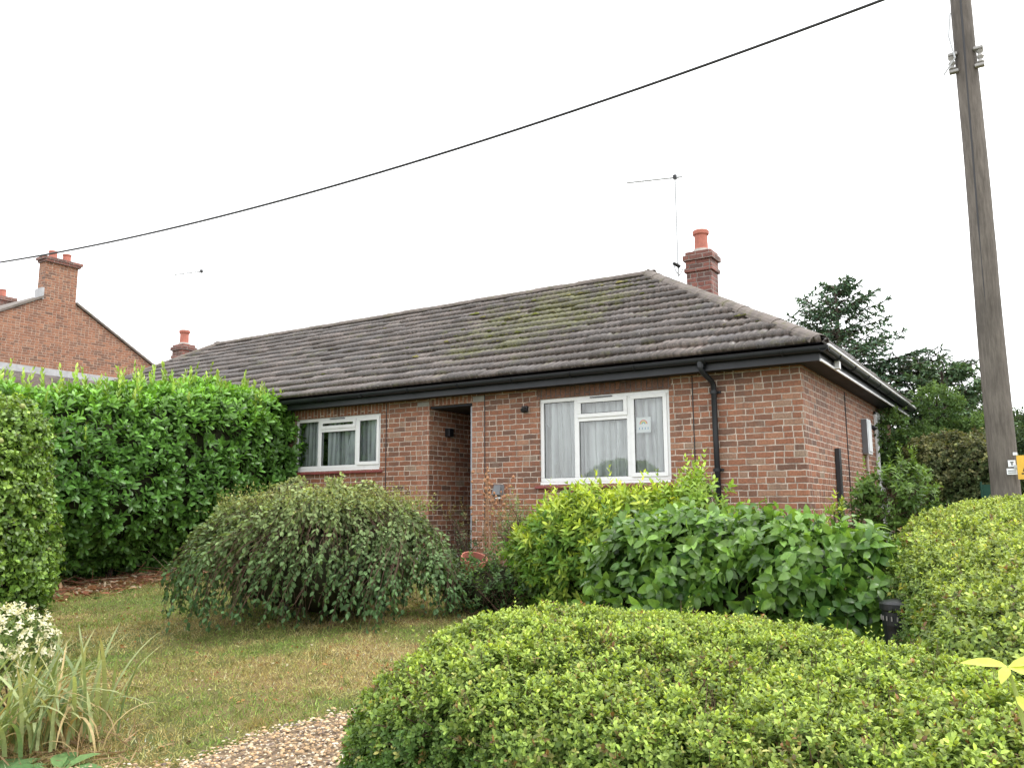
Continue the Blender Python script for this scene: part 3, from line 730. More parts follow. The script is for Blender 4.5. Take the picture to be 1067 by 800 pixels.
# ------------------------------------------------------------------ plants: generators
def unit(v): return v/np.maximum(np.linalg.norm(v, axis=-1, keepdims=True), 1e-9)
def leaves(P, D, Nn, L, Wd, col, rows=1, fold=.3, curl=.25, prof=None):
    """vectorised leaf blades -> V, F list, colours"""
    n = len(P); D = unit(D); Nn = unit(Nn - D*np.sum(Nn*D, 1, keepdims=True)); S = np.cross(D, Nn)
    L = np.broadcast_to(L, n)[:, None]; Wd = np.broadcast_to(Wd, n)[:, None]
    if prof is None: prof = {1: [(.45,1.)], 2: [(.3,.95),(.68,.8)], 3: [(.2,.7),(.48,1.),(.78,.7)]}[rows]
    rows = len(prof); vs = [P]
    for t, w in prof:
        c = P + D*L*t - Nn*curl*L*t*t; e = S*Wd*w/2; u = Nn*Wd*fold*w/2
        vs += [c-e+u, c, c+e+u]
    vs.append(P + D*L - Nn*curl*L)
    k = 2+3*rows; V = np.stack(vs, 1).reshape(-1, 3); o = (np.arange(n)*k)[:, None]
    tri = [(0,1,2),(0,2,3),(k-1,k-3,k-4),(k-1,k-2,k-3)]
    F3 = np.concatenate([np.array(t)[None]+o for t in tri]); F4 = []
    for r in range(rows-1):
        a = 1+3*r; F4 += [np.array((a,a+3,a+4,a+1))[None]+o, np.array((a+1,a+4,a+5,a+2))[None]+o]
    F = [F3] + ([np.concatenate(F4)] if F4 else [])
    return V, F, np.repeat(col, k, 0)
def merge(parts):
    V, C, F3, F4, off = [], [], [], [], 0
    for v, f, c in parts:
        V.append(v); C.append(c)
        for q in f: (F3 if q.shape[1] == 3 else F4).append(q+off)
        off += len(v)
    return np.concatenate(V), [np.concatenate(x) for x in (F3, F4) if x], np.concatenate(C)
def sticks(P0, P1, r0, r1, col=(.1,.06,.04)):
    n = len(P0); D = unit(P1-P0); A = unit(np.cross(D, np.array([.3,.5,.81]))); B = np.cross(D, A); vs = []
    r0 = np.broadcast_to(r0, n)[:, None]; r1 = np.broadcast_to(r1, n)[:, None]
    for P, r in ((P0, r0), (P1, r1)):
        for w in (0, 2*PI/3, 4*PI/3): vs.append(P + (A*math.cos(w)+B*math.sin(w))*r)
    V = np.stack(vs, 1).reshape(-1, 3); o = (np.arange(n)*6)[:, None]
    F = np.concatenate([np.array(q)[None]+o for q in ((0,1,4,3),(1,2,5,4),(2,0,3,5))])
    c = np.broadcast_to(np.array(col), (n, 3)); return V, [F], np.repeat(c, 6, 0)
def shoots(P, Gd, k, slen, L, Wd, cold, cnew, rg, ang=(.75,.35), opp=True, rows=1, curl=.25, fold=.3, newpow=1.5, droop=0., var=.22, prof=None):
    """k leaf pairs along each shoot"""
    n = len(P); Gd = unit(Gd); A = unit(np.cross(Gd, rg.normal(size=(n,3)))); B = np.cross(Gd, A)
    slen = np.broadcast_to(slen, n); Ps, Ds, Ns, Ls, Cs = [], [], [], [], []
    ph0 = rg.uniform(0, 2*PI, n); tone = rg.normal(1, var*.6, (n,1))
    for j in range(k):
        t = (j+.5)/k
        for side in ((0, PI) if opp else (0,)):
            ph = ph0 + (j*PI/2+side if opp else j*2.4) + rg.normal(0, .25, n)
            th = ang[0] - (ang[0]-ang[1])*t + rg.normal(0, .18, n)
            q = A*np.cos(ph)[:,None] + B*np.sin(ph)[:,None]
            d = Gd*np.cos(th)[:,None] + q*np.sin(th)[:,None]; d[:,2] -= droop
            Ps.append(P + Gd*(slen*t)[:,None]); Ds.append(d); Ns.append(Gd*np.sin(th)[:,None] - q*np.cos(th)[:,None] + rg.normal(0,.2,(n,3)))
            s = rg.uniform(.7, 1.15, n)*(1-.35*t**3); Ls.append(s)
            f = np.clip(t**newpow*rg.uniform(.5,1.2,n), 0, 1)[:,None]
            cn = cnew if np.ndim(cnew) == 2 else np.array(cnew)[None]
            Cs.append((np.array(cold)[None]*(1-f)+cn*f)*tone*rg.normal(1,var,(n,1)))
    s = np.concatenate(Ls); c = np.clip(np.concatenate(Cs), .004, .9)
    return leaves(np.concatenate(Ps), np.concatenate(Ds), np.concatenate(Ns), L*s, Wd*s, c, rows, fold, curl, prof)

def hull(c, r, p=2.6, nz=.06, nsc=1.5, seg=64, seed=0, warp=None, zmin=None):
    c, r = np.array(c), np.array(r); rows = seg//2
    th = np.linspace(0, PI, rows+1); ph = np.linspace(0, 2*PI, seg, endpoint=False); T, Pm = np.meshgrid(th, ph, indexing='ij')
    d = np.stack([np.sin(T)*np.cos(Pm), np.sin(T)*np.sin(Pm), np.cos(T)], -1).reshape(-1, 3)
    p = np.array(p if np.ndim(p) else [p]*3, float)
    # solve |x|^p sum = 1 by bisection (anisotropic exponents)
    lo = np.zeros(len(d)); hi = np.full(len(d), 3.)
    for _ in range(30):
        m = (lo+hi)/2; s = np.sum(np.abs(d*m[:,None])**p, 1); lo = np.where(s < 1, m, lo); hi = np.where(s < 1, hi, m)
    V = d*lo[:,None]*r
    nn = np.array([mnoise.fractal(Vector(tuple((v+c)*nsc+seed*7.1)), .7, 2., 3) for v in V])
    V = V*(1+0*nn[:,None]) + d*(nn*nz)[:,None] + c
    if warp is not None: V = warp(V)
    if zmin is not None: V[:,2] = np.maximum(V[:,2], zmin)
    F = []
    for i in range(rows):
        for j in range(seg): F.append((i*seg+j, (i+1)*seg+j, (i+1)*seg+(j+1)%seg, i*seg+(j+1)%seg))
    return V, np.array(F)
def sample(V, F, n, rg, keep=None):
    T = np.concatenate([F[:, [0,1,2]], F[:, [0,2,3]]]); a, b, c = V[T[:,0]], V[T[:,1]], V[T[:,2]]
    cr = np.cross(b-a, c-a); ar = np.linalg.norm(cr, axis=1)
    if keep is not None: ar = ar*keep((a+b+c)/3, unit(cr))
    i = rg.choice(len(T), n, p=ar/ar.sum()); u, v = rg.random(n), rg.random(n); f = u+v > 1; u[f], v[f] = 1-u[f], 1-v[f]
    return a[i]+(b[i]-a[i])*u[:,None]+(c[i]-a[i])*v[:,None], unit(cr[i])
CAM = np.array([2.318,-9.936,.70])
def facing(P, N): # leave out foliage on sides nobody nearby can see (a generous margin)
    return np.where(np.sum(N*unit(CAM-P), 1) > -.45, 1., .12)
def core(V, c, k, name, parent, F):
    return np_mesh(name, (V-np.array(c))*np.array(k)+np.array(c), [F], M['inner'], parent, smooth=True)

def stems(parent, base, tops, r=.02, mat='bark', name='branch'):
    b = MB(); base = Vector(base)
    for t in tops:
        t = Vector(t); m = base.lerp(t, .5)+Vector((random.uniform(-.08,.08), random.uniform(-.08,.08), .05))
        b.tube([base+Vector((random.uniform(-.08,.08), random.uniform(-.08,.08), 0)), m, t], [r, r*.7, r*.25], 6)
    return b.build(name, M[mat], parent)

# --- clipped front hedge
def clipped(name, label, c, r, p, n, seed, warp=None, keep=None, L=.028, cold=(.085,.145,.03), cnew=(.24,.33,.06), dep=.10, twigs=9000, cfun=None, kscale=(.93,.86,.86), tall=70, mat='leaf', gp='clipped privet hedges'):
    rg = np.random.default_rng(seed)
    o = empty(name, (c[0], c[1], G(c[0], c[1])), label, 'hedge', gp)
    V, F = hull(c, r, p, .07, 1.6, 96, seed, warp)
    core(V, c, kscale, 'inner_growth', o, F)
    P, Nn = sample(V, F, n, rg, keep or facing)
    d = rg.random(n)**1.6*dep; lump = np.array([mnoise.noise(Vector(tuple(q*7.))) for q in P[:4000]]).repeat(1)
    P2 = P - Nn*d[:,None] + rg.normal(0, .006, (n,3))
    g = Nn*.9 + np.array([0,0,.45]) + rg.normal(0, .42, (n,3))
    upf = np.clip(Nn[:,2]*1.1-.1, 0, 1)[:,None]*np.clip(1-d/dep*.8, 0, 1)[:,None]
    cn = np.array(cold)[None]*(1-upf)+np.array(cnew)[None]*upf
    pt = np.array([mnoise.noise(Vector(tuple(q_*2.6))) for q_ in P]); br = rg.random(n) < .03+.22*np.clip(pt-.18,0,1)*2; cn[br] = np.array((.20,.10,.045)); ye = rg.random(n) < .05; cn[ye] = np.array((.42,.40,.12))
    lump = np.array([mnoise.fractal(Vector(tuple(q_*11.)), .8, 2., 4) for q_ in P]); P2 = P2 + Nn*(np.clip(lump,-.9,.25)*.06)[:,None]; sz = rg.uniform(.62,1.25,n)
    cn = cn*(1+np.clip(lump,-.5,.5)*.5)[:,None]
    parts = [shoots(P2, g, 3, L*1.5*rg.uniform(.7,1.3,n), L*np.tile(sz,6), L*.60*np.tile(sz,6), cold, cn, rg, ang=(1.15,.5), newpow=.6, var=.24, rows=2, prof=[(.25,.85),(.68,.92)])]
    # longer shoots standing out of the clipped face
    i = rg.choice(n, tall, p=(np.clip(Nn[:,2],0,1)+.001)/(np.clip(Nn[:,2],0,1)+.001).sum())
    sl = rg.uniform(.04,.13,tall); gg = np.array([0,0,1.])+rg.normal(0,.25,(tall,3))
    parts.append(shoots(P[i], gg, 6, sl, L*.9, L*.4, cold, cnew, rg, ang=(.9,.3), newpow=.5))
    np_mesh('foliage', *merge(parts)[:2], M[mat], o, colr=merge(parts)[2])
    q = rg.choice(n, twigs); P0 = P[q]-Nn[q]*rg.uniform(.05,.16,(twigs,1)); P1 = P[q]-Nn[q]*rg.uniform(-.015,.03,(twigs,1))+rg.normal(0,.03,(twigs,3))
    v, f, _ = sticks(P0, P1, .0022, .001); np_mesh('twigs', v, f, M['twig'], o)
    st = [(c[0]+r[0]*u*.8, c[1]+r[1]*w*.4, c[2]) for u in np.linspace(-1,1,7) for w in (-1,1)]
    b = MB()
    for x, y, z in st: b.tube([(x, y, G(x,y)-.03), (x+.03, y, G(x,y)+.2), (x, y+.04, z)], [.022,.018,.01], 6)
    b.build('stem', M['bark'], o)
    return o
def warpf(V):
    V = V.copy()
    dx = V[:,0]; top = np.clip((V[:,2]+.2)/.4, 0, 1)
    V[:,2] += top*(-.115*np.clip(dx-.7,0,1.15)+.045*np.clip(.9-dx,0,1)+.03*np.sin(dx*1.7+.6)+.02*np.sin(V[:,1]*3.1+dx))
    return V
clipped('front_hedge', 'broad low clipped hedge with rounded end beside the gravel, nearest the viewer', (2.46,-6.96,-.30), (2.42,.98,.56), (7.,2.8,3.0), 112000, 21, warp=warpf, L=.0205, dep=.11, cnew=(.40,.50,.10), cold=(.085,.17,.035),
        keep=lambda P, N: facing(P, N)*np.where(P[:,0] > 3.1, .15, 1.)*np.where(P[:,2] < -.6, .4, 1.))
def warpr(V):
    V = V.copy(); t = (V[:,1]+6.3)/4.5
    V[:,2] += .44*t*np.clip((V[:,2]+.5)/.8, 0, 1)
    V[:,0] += -.40*t + .10*np.sin(V[:,1]*1.9)
    return V
clipped('side_hedge', 'wide flat topped clipped hedge rising from the front hedge towards the telegraph pole', (2.93,-3.9,-.20), (1.24,2.75,.55), (6.,4.,3.6), 80000, 22, warp=warpr, L=.027, cold=(.10,.18,.04), cnew=(.42,.50,.11), dep=.09, tall=40,
        keep=lambda P, N: facing(P, N)*np.where(P[:,0] > 3.6, .15, 1.), twigs=5000)

# --- laurel hedge
def laurel():
    c, r = (-9.18,-3.25,1.17), (.95,4.3,1.33); rg = np.random.default_rng(31)
    o = empty('laurel_hedge', (c[0], c[1], G(0,c[1])), 'tall dark glossy laurel hedge with pale upright new shoots, left of the smaller window', 'hedge')
    def wp(V):
        V = V.copy(); t = np.clip((V[:,1]+4.5)/4, 0, 1); V[:,2] += .12*t*np.clip(V[:,2], 0, 1)
        u = np.clip((.75-V[:,2])/.8, 0, 1); V[:,0] -= .45*u*(V[:,0] > c[0]); V[:,2] -= .34*np.clip((-1.6-V[:,1])/2.2, 0, 1)*np.clip(V[:,2]-1,0,1); return V
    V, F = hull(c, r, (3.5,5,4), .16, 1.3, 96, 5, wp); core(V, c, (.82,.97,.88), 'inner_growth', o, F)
    n = 5600; P, Nn = sample(V, F, n, rg, lambda P, N: facing(P, N)*np.where(P[:,1] < -6.5, .3, 1))
    d = rg.random(n)**1.4*.22; P2 = P-Nn*d[:,None]
    g = Nn*.8+np.array([0,0,.55])+rg.normal(0,.35,(n,3))
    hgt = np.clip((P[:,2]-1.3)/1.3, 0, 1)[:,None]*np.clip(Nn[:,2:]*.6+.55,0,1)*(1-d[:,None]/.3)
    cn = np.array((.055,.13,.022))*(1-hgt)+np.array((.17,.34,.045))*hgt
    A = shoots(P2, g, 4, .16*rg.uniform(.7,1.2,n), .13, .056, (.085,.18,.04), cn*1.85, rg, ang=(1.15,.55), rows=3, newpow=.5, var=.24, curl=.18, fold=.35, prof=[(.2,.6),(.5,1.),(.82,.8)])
    k = 210; i = rg.choice(n, k, p=np.clip(Nn[:,2]-.3,0,1)/np.clip(Nn[:,2]-.3,0,1).sum())
    Bs = shoots(P[i]-np.array([0,0,.05]), np.array([0,0,1.])+rg.normal(0,.12,(k,3)), 8, rg.uniform(.14,.5,k), .11, .042, (.16,.32,.05), (.42,.54,.12), rg, ang=(.85,.3), rows=2, newpow=.8, curl=-.1)
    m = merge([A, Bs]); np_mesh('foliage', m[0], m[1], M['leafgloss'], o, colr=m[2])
    b = MB()
    for k in range(16):
        y = -7.4+k*.47; x = -9.3+random.uniform(-.25,.25); b.tube([(x,y,G(0,y)-.05),(x+random.uniform(-.1,.2),y+.05,.5),(x+random.uniform(-.2,.4),y+random.uniform(-.2,.2),1.5)], [.05,.035,.02], 7)
    b.build('trunk', M['bark'], o)
laurel()

# --- ivy clad hedge end at the left edge
def ivy(name, label, c, r, p, n, L, cold, cnew, seed, nzb=.12, berries=70, cat='hedge', kr=(.86,.86,.88), mat='leafgloss', grp=None):
    rg = np.random.default_rng(seed); o = empty(name, (c[0], c[1], G(c[0],c[1])), label, cat, grp)
    V, F = hull(c, r, p, nzb, 2.2, 64, seed); core(V, c, kr, 'inner_growth', o, F)
    P, Nn = sample(V, F, n, rg, facing); d = rg.random(n)**1.3*.14; P2 = P-Nn*d[:,None]
    g = Nn+np.array([0,0,.25])+rg.normal(0,.5,(n,3)); hgt = np.clip(Nn[:,2:]*.6+.4,0,1)
    cn = np.array(cold)*(1-hgt)+np.array(cnew)*hgt; ye = rg.random(n) < .12; cn[ye] = np.array(cnew)*1.3
    A = shoots(P2, g, 3, L*1.6, L, L*.85, cold, cn, rg, ang=(1.2,.8), rows=1, newpow=.6, var=.25)
    np_mesh('foliage', A[0], A[1], M[mat], o, colr=A[2])
    if berries:
        i = rg.choice(n, berries); hm = plain('ivy flower', (.30,.33,.12), .8, .2, var=.3, scale=60)
        for q in i:
            x, y, z = P[q]+Nn[q]*.03; rr = random.uniform(.014,.026); MB().lathe((x,y,z), [(rr*.5,-rr*.85),(rr,0),(rr*.5,rr*.85)], 7).build('flower_head', hm, o, smooth=True)
    q = rg.choice(n, 900); v, f, _ = sticks(P[q]-Nn[q]*.14, P[q]+rg.normal(0,.07,(900,3)), .003, .0015); np_mesh('twigs', v, f, M['twig'], o)
    stems(o, (c[0], c[1], G(c[0],c[1])-.03), [(c[0]+random.uniform(-.2,.2), c[1]+random.uniform(-.2,.2), c[2]) for _ in range(5)], .03, name='stem')
    return o
ivy('ivy_hedge', 'ivy covered hedge end with small round flower heads at the left edge', (-5.45,-6.75,.45), (.95,.85,1.22), (3,3,3.2), 11000, .048, (.09,.18,.03), (.27,.40,.07), 41)
# --- dark ivy thicket behind the side hedge, right of the bungalow
ivy('dark_thicket', 'dark ivy grown arch of shrubs with browning leaves left of the telegraph pole', (1.35,2.2,.55), (.66,.8,.98), (3,3,3.2), 10000, .048, (.04,.075,.025), (.17,.16,.07), 42, berries=30, cat='shrub', nzb=.2, mat='leafmatt')

# --- golden shrub and broad-leaved shrub
def shrub(name, label, c, r, n, k, slen, L, Wd, cold, cnew, seed, rows=2, dep=.25, up=.6, p=2.3, nz=.15, mat='leaf', tall=0, tl=(.2,.35), ang=(1.1,.5), mixn=.3, thr=.4, hp=1., droop=.1, curl=.3, nocore=False):
    rg = np.random.default_rng(seed); o = empty(name, (c[0], c[1], G(c[0],c[1])), label, 'shrub')
    V, F = hull(c, r, p, nz, 2., 64, seed)
    if not nocore: core(V, c, (.62,.62,.66), 'inner_growth', o, F)
    P, Nn = sample(V, F, int(n*1.3), rg, lambda P, N: facing(P, N)); hole = np.array([mnoise.noise(Vector(tuple(q_*4.2))) for q_ in P]); kk = rg.random(len(P)) < np.clip(1.+hole*2.6, .08, 1); P, Nn = P[kk], Nn[kk]; n = len(P); d = rg.random(n)**1.2*dep; P2 = P-Nn*d[:,None]
    g = Nn*.8+np.array([0,0,up])+rg.normal(0,.4,(n,3))
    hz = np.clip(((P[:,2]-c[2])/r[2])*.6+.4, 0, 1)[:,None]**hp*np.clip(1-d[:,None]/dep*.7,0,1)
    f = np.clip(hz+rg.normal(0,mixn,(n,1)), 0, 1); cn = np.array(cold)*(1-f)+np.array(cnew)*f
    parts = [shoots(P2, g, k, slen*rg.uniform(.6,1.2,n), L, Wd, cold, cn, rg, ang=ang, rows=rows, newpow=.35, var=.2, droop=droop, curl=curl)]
    if tall:
        w = np.clip(Nn[:,2]-thr,0,1); i = rg.choice(n, tall, p=w/w.sum())
        parts.append(shoots(P[i]-np.array([0,0,.05]), np.array([0,0,1.])+rg.normal(0,.2,(tall,3)), k+4, rg.uniform(*tl,tall), L*.8, Wd*.8, cold, np.array(cnew)*1.0, rg, ang=(.9,.4), rows=rows, newpow=.3))
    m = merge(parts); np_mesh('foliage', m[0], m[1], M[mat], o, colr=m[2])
    q = rg.choice(n, min(n,500)); v, f, _ = sticks(P[q]-Nn[q]*dep*1.2-np.array([0,0,.1]), P[q], .004, .0015); np_mesh('twigs', v, f, M['twig'], o)
    stems(o, (c[0], c[1], G(c[0],c[1])-.03), [tuple(P[rg.integers(n)]*.8+np.array(c)*.2) for _ in range(14)], .016, name='branch')
    return o
shrub('golden_shrub', 'yellow green leafy shrub under the larger window', (-1.18,-2.75,.22), (.95,.62,.62), 2300, 5, .15, .09, .034, (.11,.23,.035), (.56,.66,.09), 51, tall=26, hp=1.5, up=.5)
shrub('hanging_spray_shrub', 'tall leafy shoots rising at the right end of the yellow green shrub', (-.42,-2.55,.38), (.30,.28,.5), 260, 5, .16, .08, .036, (.14,.26,.04), (.42,.58,.10), 52, nocore=True, tall=8, tl=(.25,.4))
shrub('broad_leaved_shrub', 'large leaved glossy green shrub between the clipped front hedge and the brick corner', (.55,-4.35,-.02), (1.05,.55,.59), 1650, 4, .17, .10, .058, (.045,.12,.022), (.22,.38,.07), 53, rows=3, mat='leafgloss', dep=.22, up=.25, tall=10, tl=(.1,.2), p=(3.4,2.4,3.), droop=.45, curl=.4, nz=.12)
shrub('corner_shrub', 'loose green shrub growing by the side door, left of the dark thicket', (.92,-.35,.62), (.40,.40,.42), 420, 5, .14, .07, .032, (.07,.14,.03), (.17,.27,.06), 54, nocore=True, tall=10, nz=.2)
shrub('climbing_leaves', 'pale young shoot with bright leaves in front of the side wall', (.78,-2.6,.38), (.07,.07,.32), 16, 4, .12, .07, .032, (.22,.33,.05), (.45,.55,.10), 55, nocore=True, tall=2, tl=(.12,.2), thr=.2)

# --- arching (weeping) shrub
def weeping():
    rg = np.random.default_rng(61); c = np.array((-3.93,-3.72)); g0 = G(0, c[1])
    o = empty('weeping_shrub', (c[0], c[1], g0), 'dome of grey green arching branches trailing onto the lawn below the smaller window', 'shrub')
    nb_ = 820; T = 22; az = rg.uniform(0, 2*PI, nb_); az = az+.32*np.sin(az*7.)+.1*np.sin(az*17); R = 1.50*np.sqrt(rg.uniform(.05, 1, nb_))*(1+.12*np.sin(az*3+1)); top = rg.uniform(.82,1.06,nb_)
    hgt = 1.22*top*(1-.30*(R/1.56)**4)*(1+.07*np.sin(az*5+2)); R = R*(1+.05*np.clip(-np.cos(az-.6),0,1)**2+.10*np.sin(az*4+.5)*rg.random(nb_))
    t = np.linspace(0, 1, T); drop = rg.uniform(.5,1.02,nb_)
    r = R[:,None]*(1-(1-t[None])**1.8); pk = .42
    z = np.where(t[None] < pk, hgt[:,None]*np.sin(t[None]/pk*PI/2), hgt[:,None]*(1-((t[None]-pk)/(1-pk))**1.8*drop[:,None]))
    w = az[:,None]+.3*np.sin(t[None]*3+R[:,None]*5); ex = np.where(np.cos(az) < 0, 1.0, .95)[:,None]
    PP = np.stack([c[0]+r*np.cos(w)*ex+rg.normal(0,.012,(nb_,T)), c[1]+r*np.sin(w)*.92+rg.normal(0,.012,(nb_,T)), g0+.02+z], -1)
    PP[...,2] = np.maximum(PP[...,2], Gn(PP[...,0], PP[...,1])+.03)
    v, f, _ = sticks(PP[:,:-1].reshape(-1,3), PP[:,1:].reshape(-1,3), .0028, .0024); np_mesh('branch', v, f, M['twig'], o)
    # leaves along branches
    Ps, Ds, Cs = [], [], []
    reps = 5
    for q in range(reps):
        tt = rg.uniform(.22, 1, (nb_, T-1)); i = np.arange(T-1); a = PP[:,:-1]; b = PP[:,1:]; u = rg.random((nb_, T-1, 1)); p = a+(b-a)*u
        k = (i[None]/T > .2+.15*rg.random((nb_,1))); d = unit(b-a)
        p, d = p[k], d[k]; s = unit(np.cross(d, rg.normal(size=d.shape))); Ps.append(p); Ds.append(d*.8+s*.8)
        h = np.clip((p[:,2]-g0)/1.3, 0, 1)[:,None]**2
        Cs.append((np.array((.085,.165,.065))*(1-h)+np.array((.30,.36,.15))*h)*rg.normal(1,.35,(len(p),1)))
    P = np.concatenate(Ps); D = np.concatenate(Ds); Cc = np.clip(np.concatenate(Cs), .01, .6)
    hole = np.array([mnoise.noise(Vector(tuple(q_*3.1))) for q_ in P]); keep_ = rg.random(len(P)) < np.clip(1.05+hole*2.6, .12, 1); P, D, Cc = P[keep_], D[keep_], Cc[keep_]; n = len(P)
    s = rg.uniform(.7,1.25,n)
    A = leaves(P, D, rg.normal(size=(n,3))*.7+np.array([0,-.2,1.]),   .050*s, .029*s, Cc, 2, .2, .3, prof=[(.25,.8),(.62,.95)])
    # upright wispy tips on the top
    k = 1100; azk = rg.uniform(0,2*PI,k); rk = 1.15*np.sqrt(rg.random(k)); Pt = np.stack([c[0]+rk*np.cos(azk), c[1]+rk*np.sin(azk)*.9, g0+1.17*(1-.30*(rk/1.56)**4)-.05+0*rk], 1)
    B = shoots(Pt, np.array([0,0,1.])+rg.normal(0,.5,(k,3)), 5, rg.uniform(.06,.26,k), .032, .017, (.15,.2,.06), (.32,.30,.11), rg, opp=False)
    m = merge([A, B]); np_mesh('foliage', m[0], m[1], M['leafmatt'], o, colr=m[2])
    V, F = hull((c[0],c[1],g0+.5), (.80,.75,.42), 2.4, .08, 2., 40, 3); core(V, (c[0],c[1],g0+.5), (1,1,1), 'inner_growth', o, F)
weeping()

# --- conifers & background trees
def conifer(name, label, x, y, h, rad, seed, c0, c1, z0=None, tiers=26, lean=(0,0), bottom=.12, L=.115, dens=1., shape=1.):
    rg = np.random.default_rng(seed); z0 = -.1 if z0 is None else z0
    o = empty(name, (x, y, z0), label, 'tree', 'trees behind the bungalow')
    tr = MB().tube([(x,y,z0-.05),(x+lean[0]*.5,y+lean[1]*.5,z0+h*.5),(x+lean[0],y+lean[1],z0+h*.98)], [.16,.10,.015], 9); tr.build('trunk', M['bark'], o)
    S0, S1, P_, D_, N_ = [], [], [], [], []
    for k in range(int(tiers)):
        t = bottom+(1-bottom)*(k+rg.uniform(-.4,.4))/tiers; t = min(t, .985)
        nb_ = rg.integers(4, 7)
        for j in range(nb_):
            az = rg.uniform(0, 2*PI); Lb = rad*(1-t)**(.75*shape)*rg.uniform(.55,1.15)+.15; up = .15+.75*t
            b0 = np.array([x+lean[0]*t, y+lean[1]*t, z0+h*t]); d = np.array([math.cos(az), math.sin(az), 0.])
            n = max(4, int(Lb/.14)); s = np.linspace(0, 1, n+1)
            pts = b0 + d*(Lb*s)[:,None] + np.array([0,0,1.])*((up*s-.55*s**2+.28*s**3)*Lb)[:,None]
            S0.append(pts[:-1]); S1.append(pts[1:])
            side = np.array([-d[1], d[0], 0.])
            for q in range(1, n+1):
                m = int(15*dens*(1.2-s[q]*.4))
                for sg in (-1, 1):
                    bl = Lb*.34*(1.1-s[q])*rg.uniform(.6,1.2)+.08; e = pts[q]+(side*sg*bl+d*bl*.7)+np.array([0,0,-.05*bl+rg.normal(0,.04)])
                    S0.append(pts[q][None]); S1.append(e[None])
                    u = rg.random(m+2)[:,None]; p = pts[q]+(e-pts[q])*u
                    dd = (e-pts[q])[None]/bl*.7+rg.normal(0,.45,(m+2,3)); P_.append(p); D_.append(dd); N_.append(np.tile([0,0,1.],(m+2,1))+rg.normal(0,.4,(m+2,3)))
    P = np.concatenate(P_); D = np.concatenate(D_); Nn = np.concatenate(N_); n = len(P)
    cc = np.array(c0)+(np.array(c1)-np.array(c0))*rg.random((n,1))**1.5; cc = cc*rg.normal(1,.2,(n,1))
    s = rg.uniform(.6,1.2,n); A = leaves(P, D, Nn, L*s, L*.34*s, np.clip(cc,.004,.5), 1, .25, .15)
    np_mesh('crown', A[0], A[1], M['needle'], o, colr=A[2])
    v, f, _ = sticks(np.concatenate(S0), np.concatenate(S1), .014, .008); np_mesh('branch', v, f, M['bark'], o)
conifer('conifer_tree', 'tall dark blue green conifer with ragged tiers just beyond the roof corner', -1.35, 9.4, 5.8, 2.95, 71, (.06,.12,.075), (.16,.26,.15), tiers=30, shape=1.0, L=.11, dens=1.3)
conifer('conifer_tree', 'smaller loose conifer between the tall conifer and the telegraph pole', 0.75, 8.2, 3.6, 1.6, 72, (.07,.135,.07), (.17,.26,.12), tiers=16, dens=1.3, shape=.8)
conifer('conifer_tree', 'sparse dark conifer with drooping boughs above the end of the side gutter', .15, 9.9, 3.9, 1.9, 73, (.04,.075,.045), (.08,.13,.075), tiers=14, dens=.8, shape=.6, bottom=.45)

def broad_tree(name, label, c, r, n, L, cold, cnew, seed, z0=-.1, grp='trees behind the bungalow', cat='tree', nz=.35, k=3):
    rg = np.random.default_rng(seed); o = empty(name, (c[0], c[1], z0), label, cat, grp)
    b = MB(); cz = c[2]
    b.tube([(c[0],c[1],z0-.05),(c[0]+.05,c[1],(z0+cz)/2),(c[0],c[1],cz)], [.14,.1,.05], 8); b.build('trunk', M['bark'], o)
    parts = []; S0, S1 = [], []
    nc = 26
    for q in range(nc):
        d = unit(rg.normal(size=3)); cc = np.array(c)+d*np.array(r)*rg.uniform(.25,1.05); rr = np.array(r)*rg.uniform(.16,.40)
        V, F = hull(cc, rr, 2., nz*.4, 2., 20, seed+q)
        m = int(n/nc); P, Nn = sample(V, F, m, rg, facing); dep = rg.random(m)[:,None]**1.2*rr.min()*.8
        hz = np.clip(Nn[:,2:]*.5+.5, 0, 1); cn = np.array(cold)*(1-hz)+np.array(cnew)*hz
        parts.append(shoots(P-Nn*dep, Nn+np.array([0,0,.2])+rg.normal(0,.5,(m,3)), k, L*1.4, L, L*.5, cold, cn, rg, newpow=.4))
        S0.append(np.array([[c[0],c[1],cz-r[2]*.5]])); S1.append(cc[None])
        i = rg.choice(m, min(m, 12)); S0.append(np.repeat(cc[None], len(i), 0)); S1.append(P[i])
    m = merge(parts); np_mesh('crown', m[0], m[1], M['leafmatt'], o, colr=m[2])
    v, f, _ = sticks(np.concatenate(S0), np.concatenate(S1), .018, .006); np_mesh('branch', v, f, M['bark'], o)
broad_tree('leafy_tree', 'mid green bushy tree behind the end of the side wall', (.72,5.6,1.45), (1.0,1.1,1.1), 12000, .07, (.06,.12,.035), (.16,.25,.08), 81, nz=.7)
broad_tree('leafy_tree', 'low dark tree just left of the telegraph pole, far behind the thicket', (1.25,13.,1.9), (1.3,1.3,1.2), 4500, .11, (.05,.09,.045), (.11,.16,.075), 82)
broad_tree('leafy_tree', 'dark green tree showing on the right side of the telegraph pole', (2.9,12.,1.9), (1.3,1.3,1.25), 4500, .11, (.05,.09,.045), (.11,.16,.075), 83)

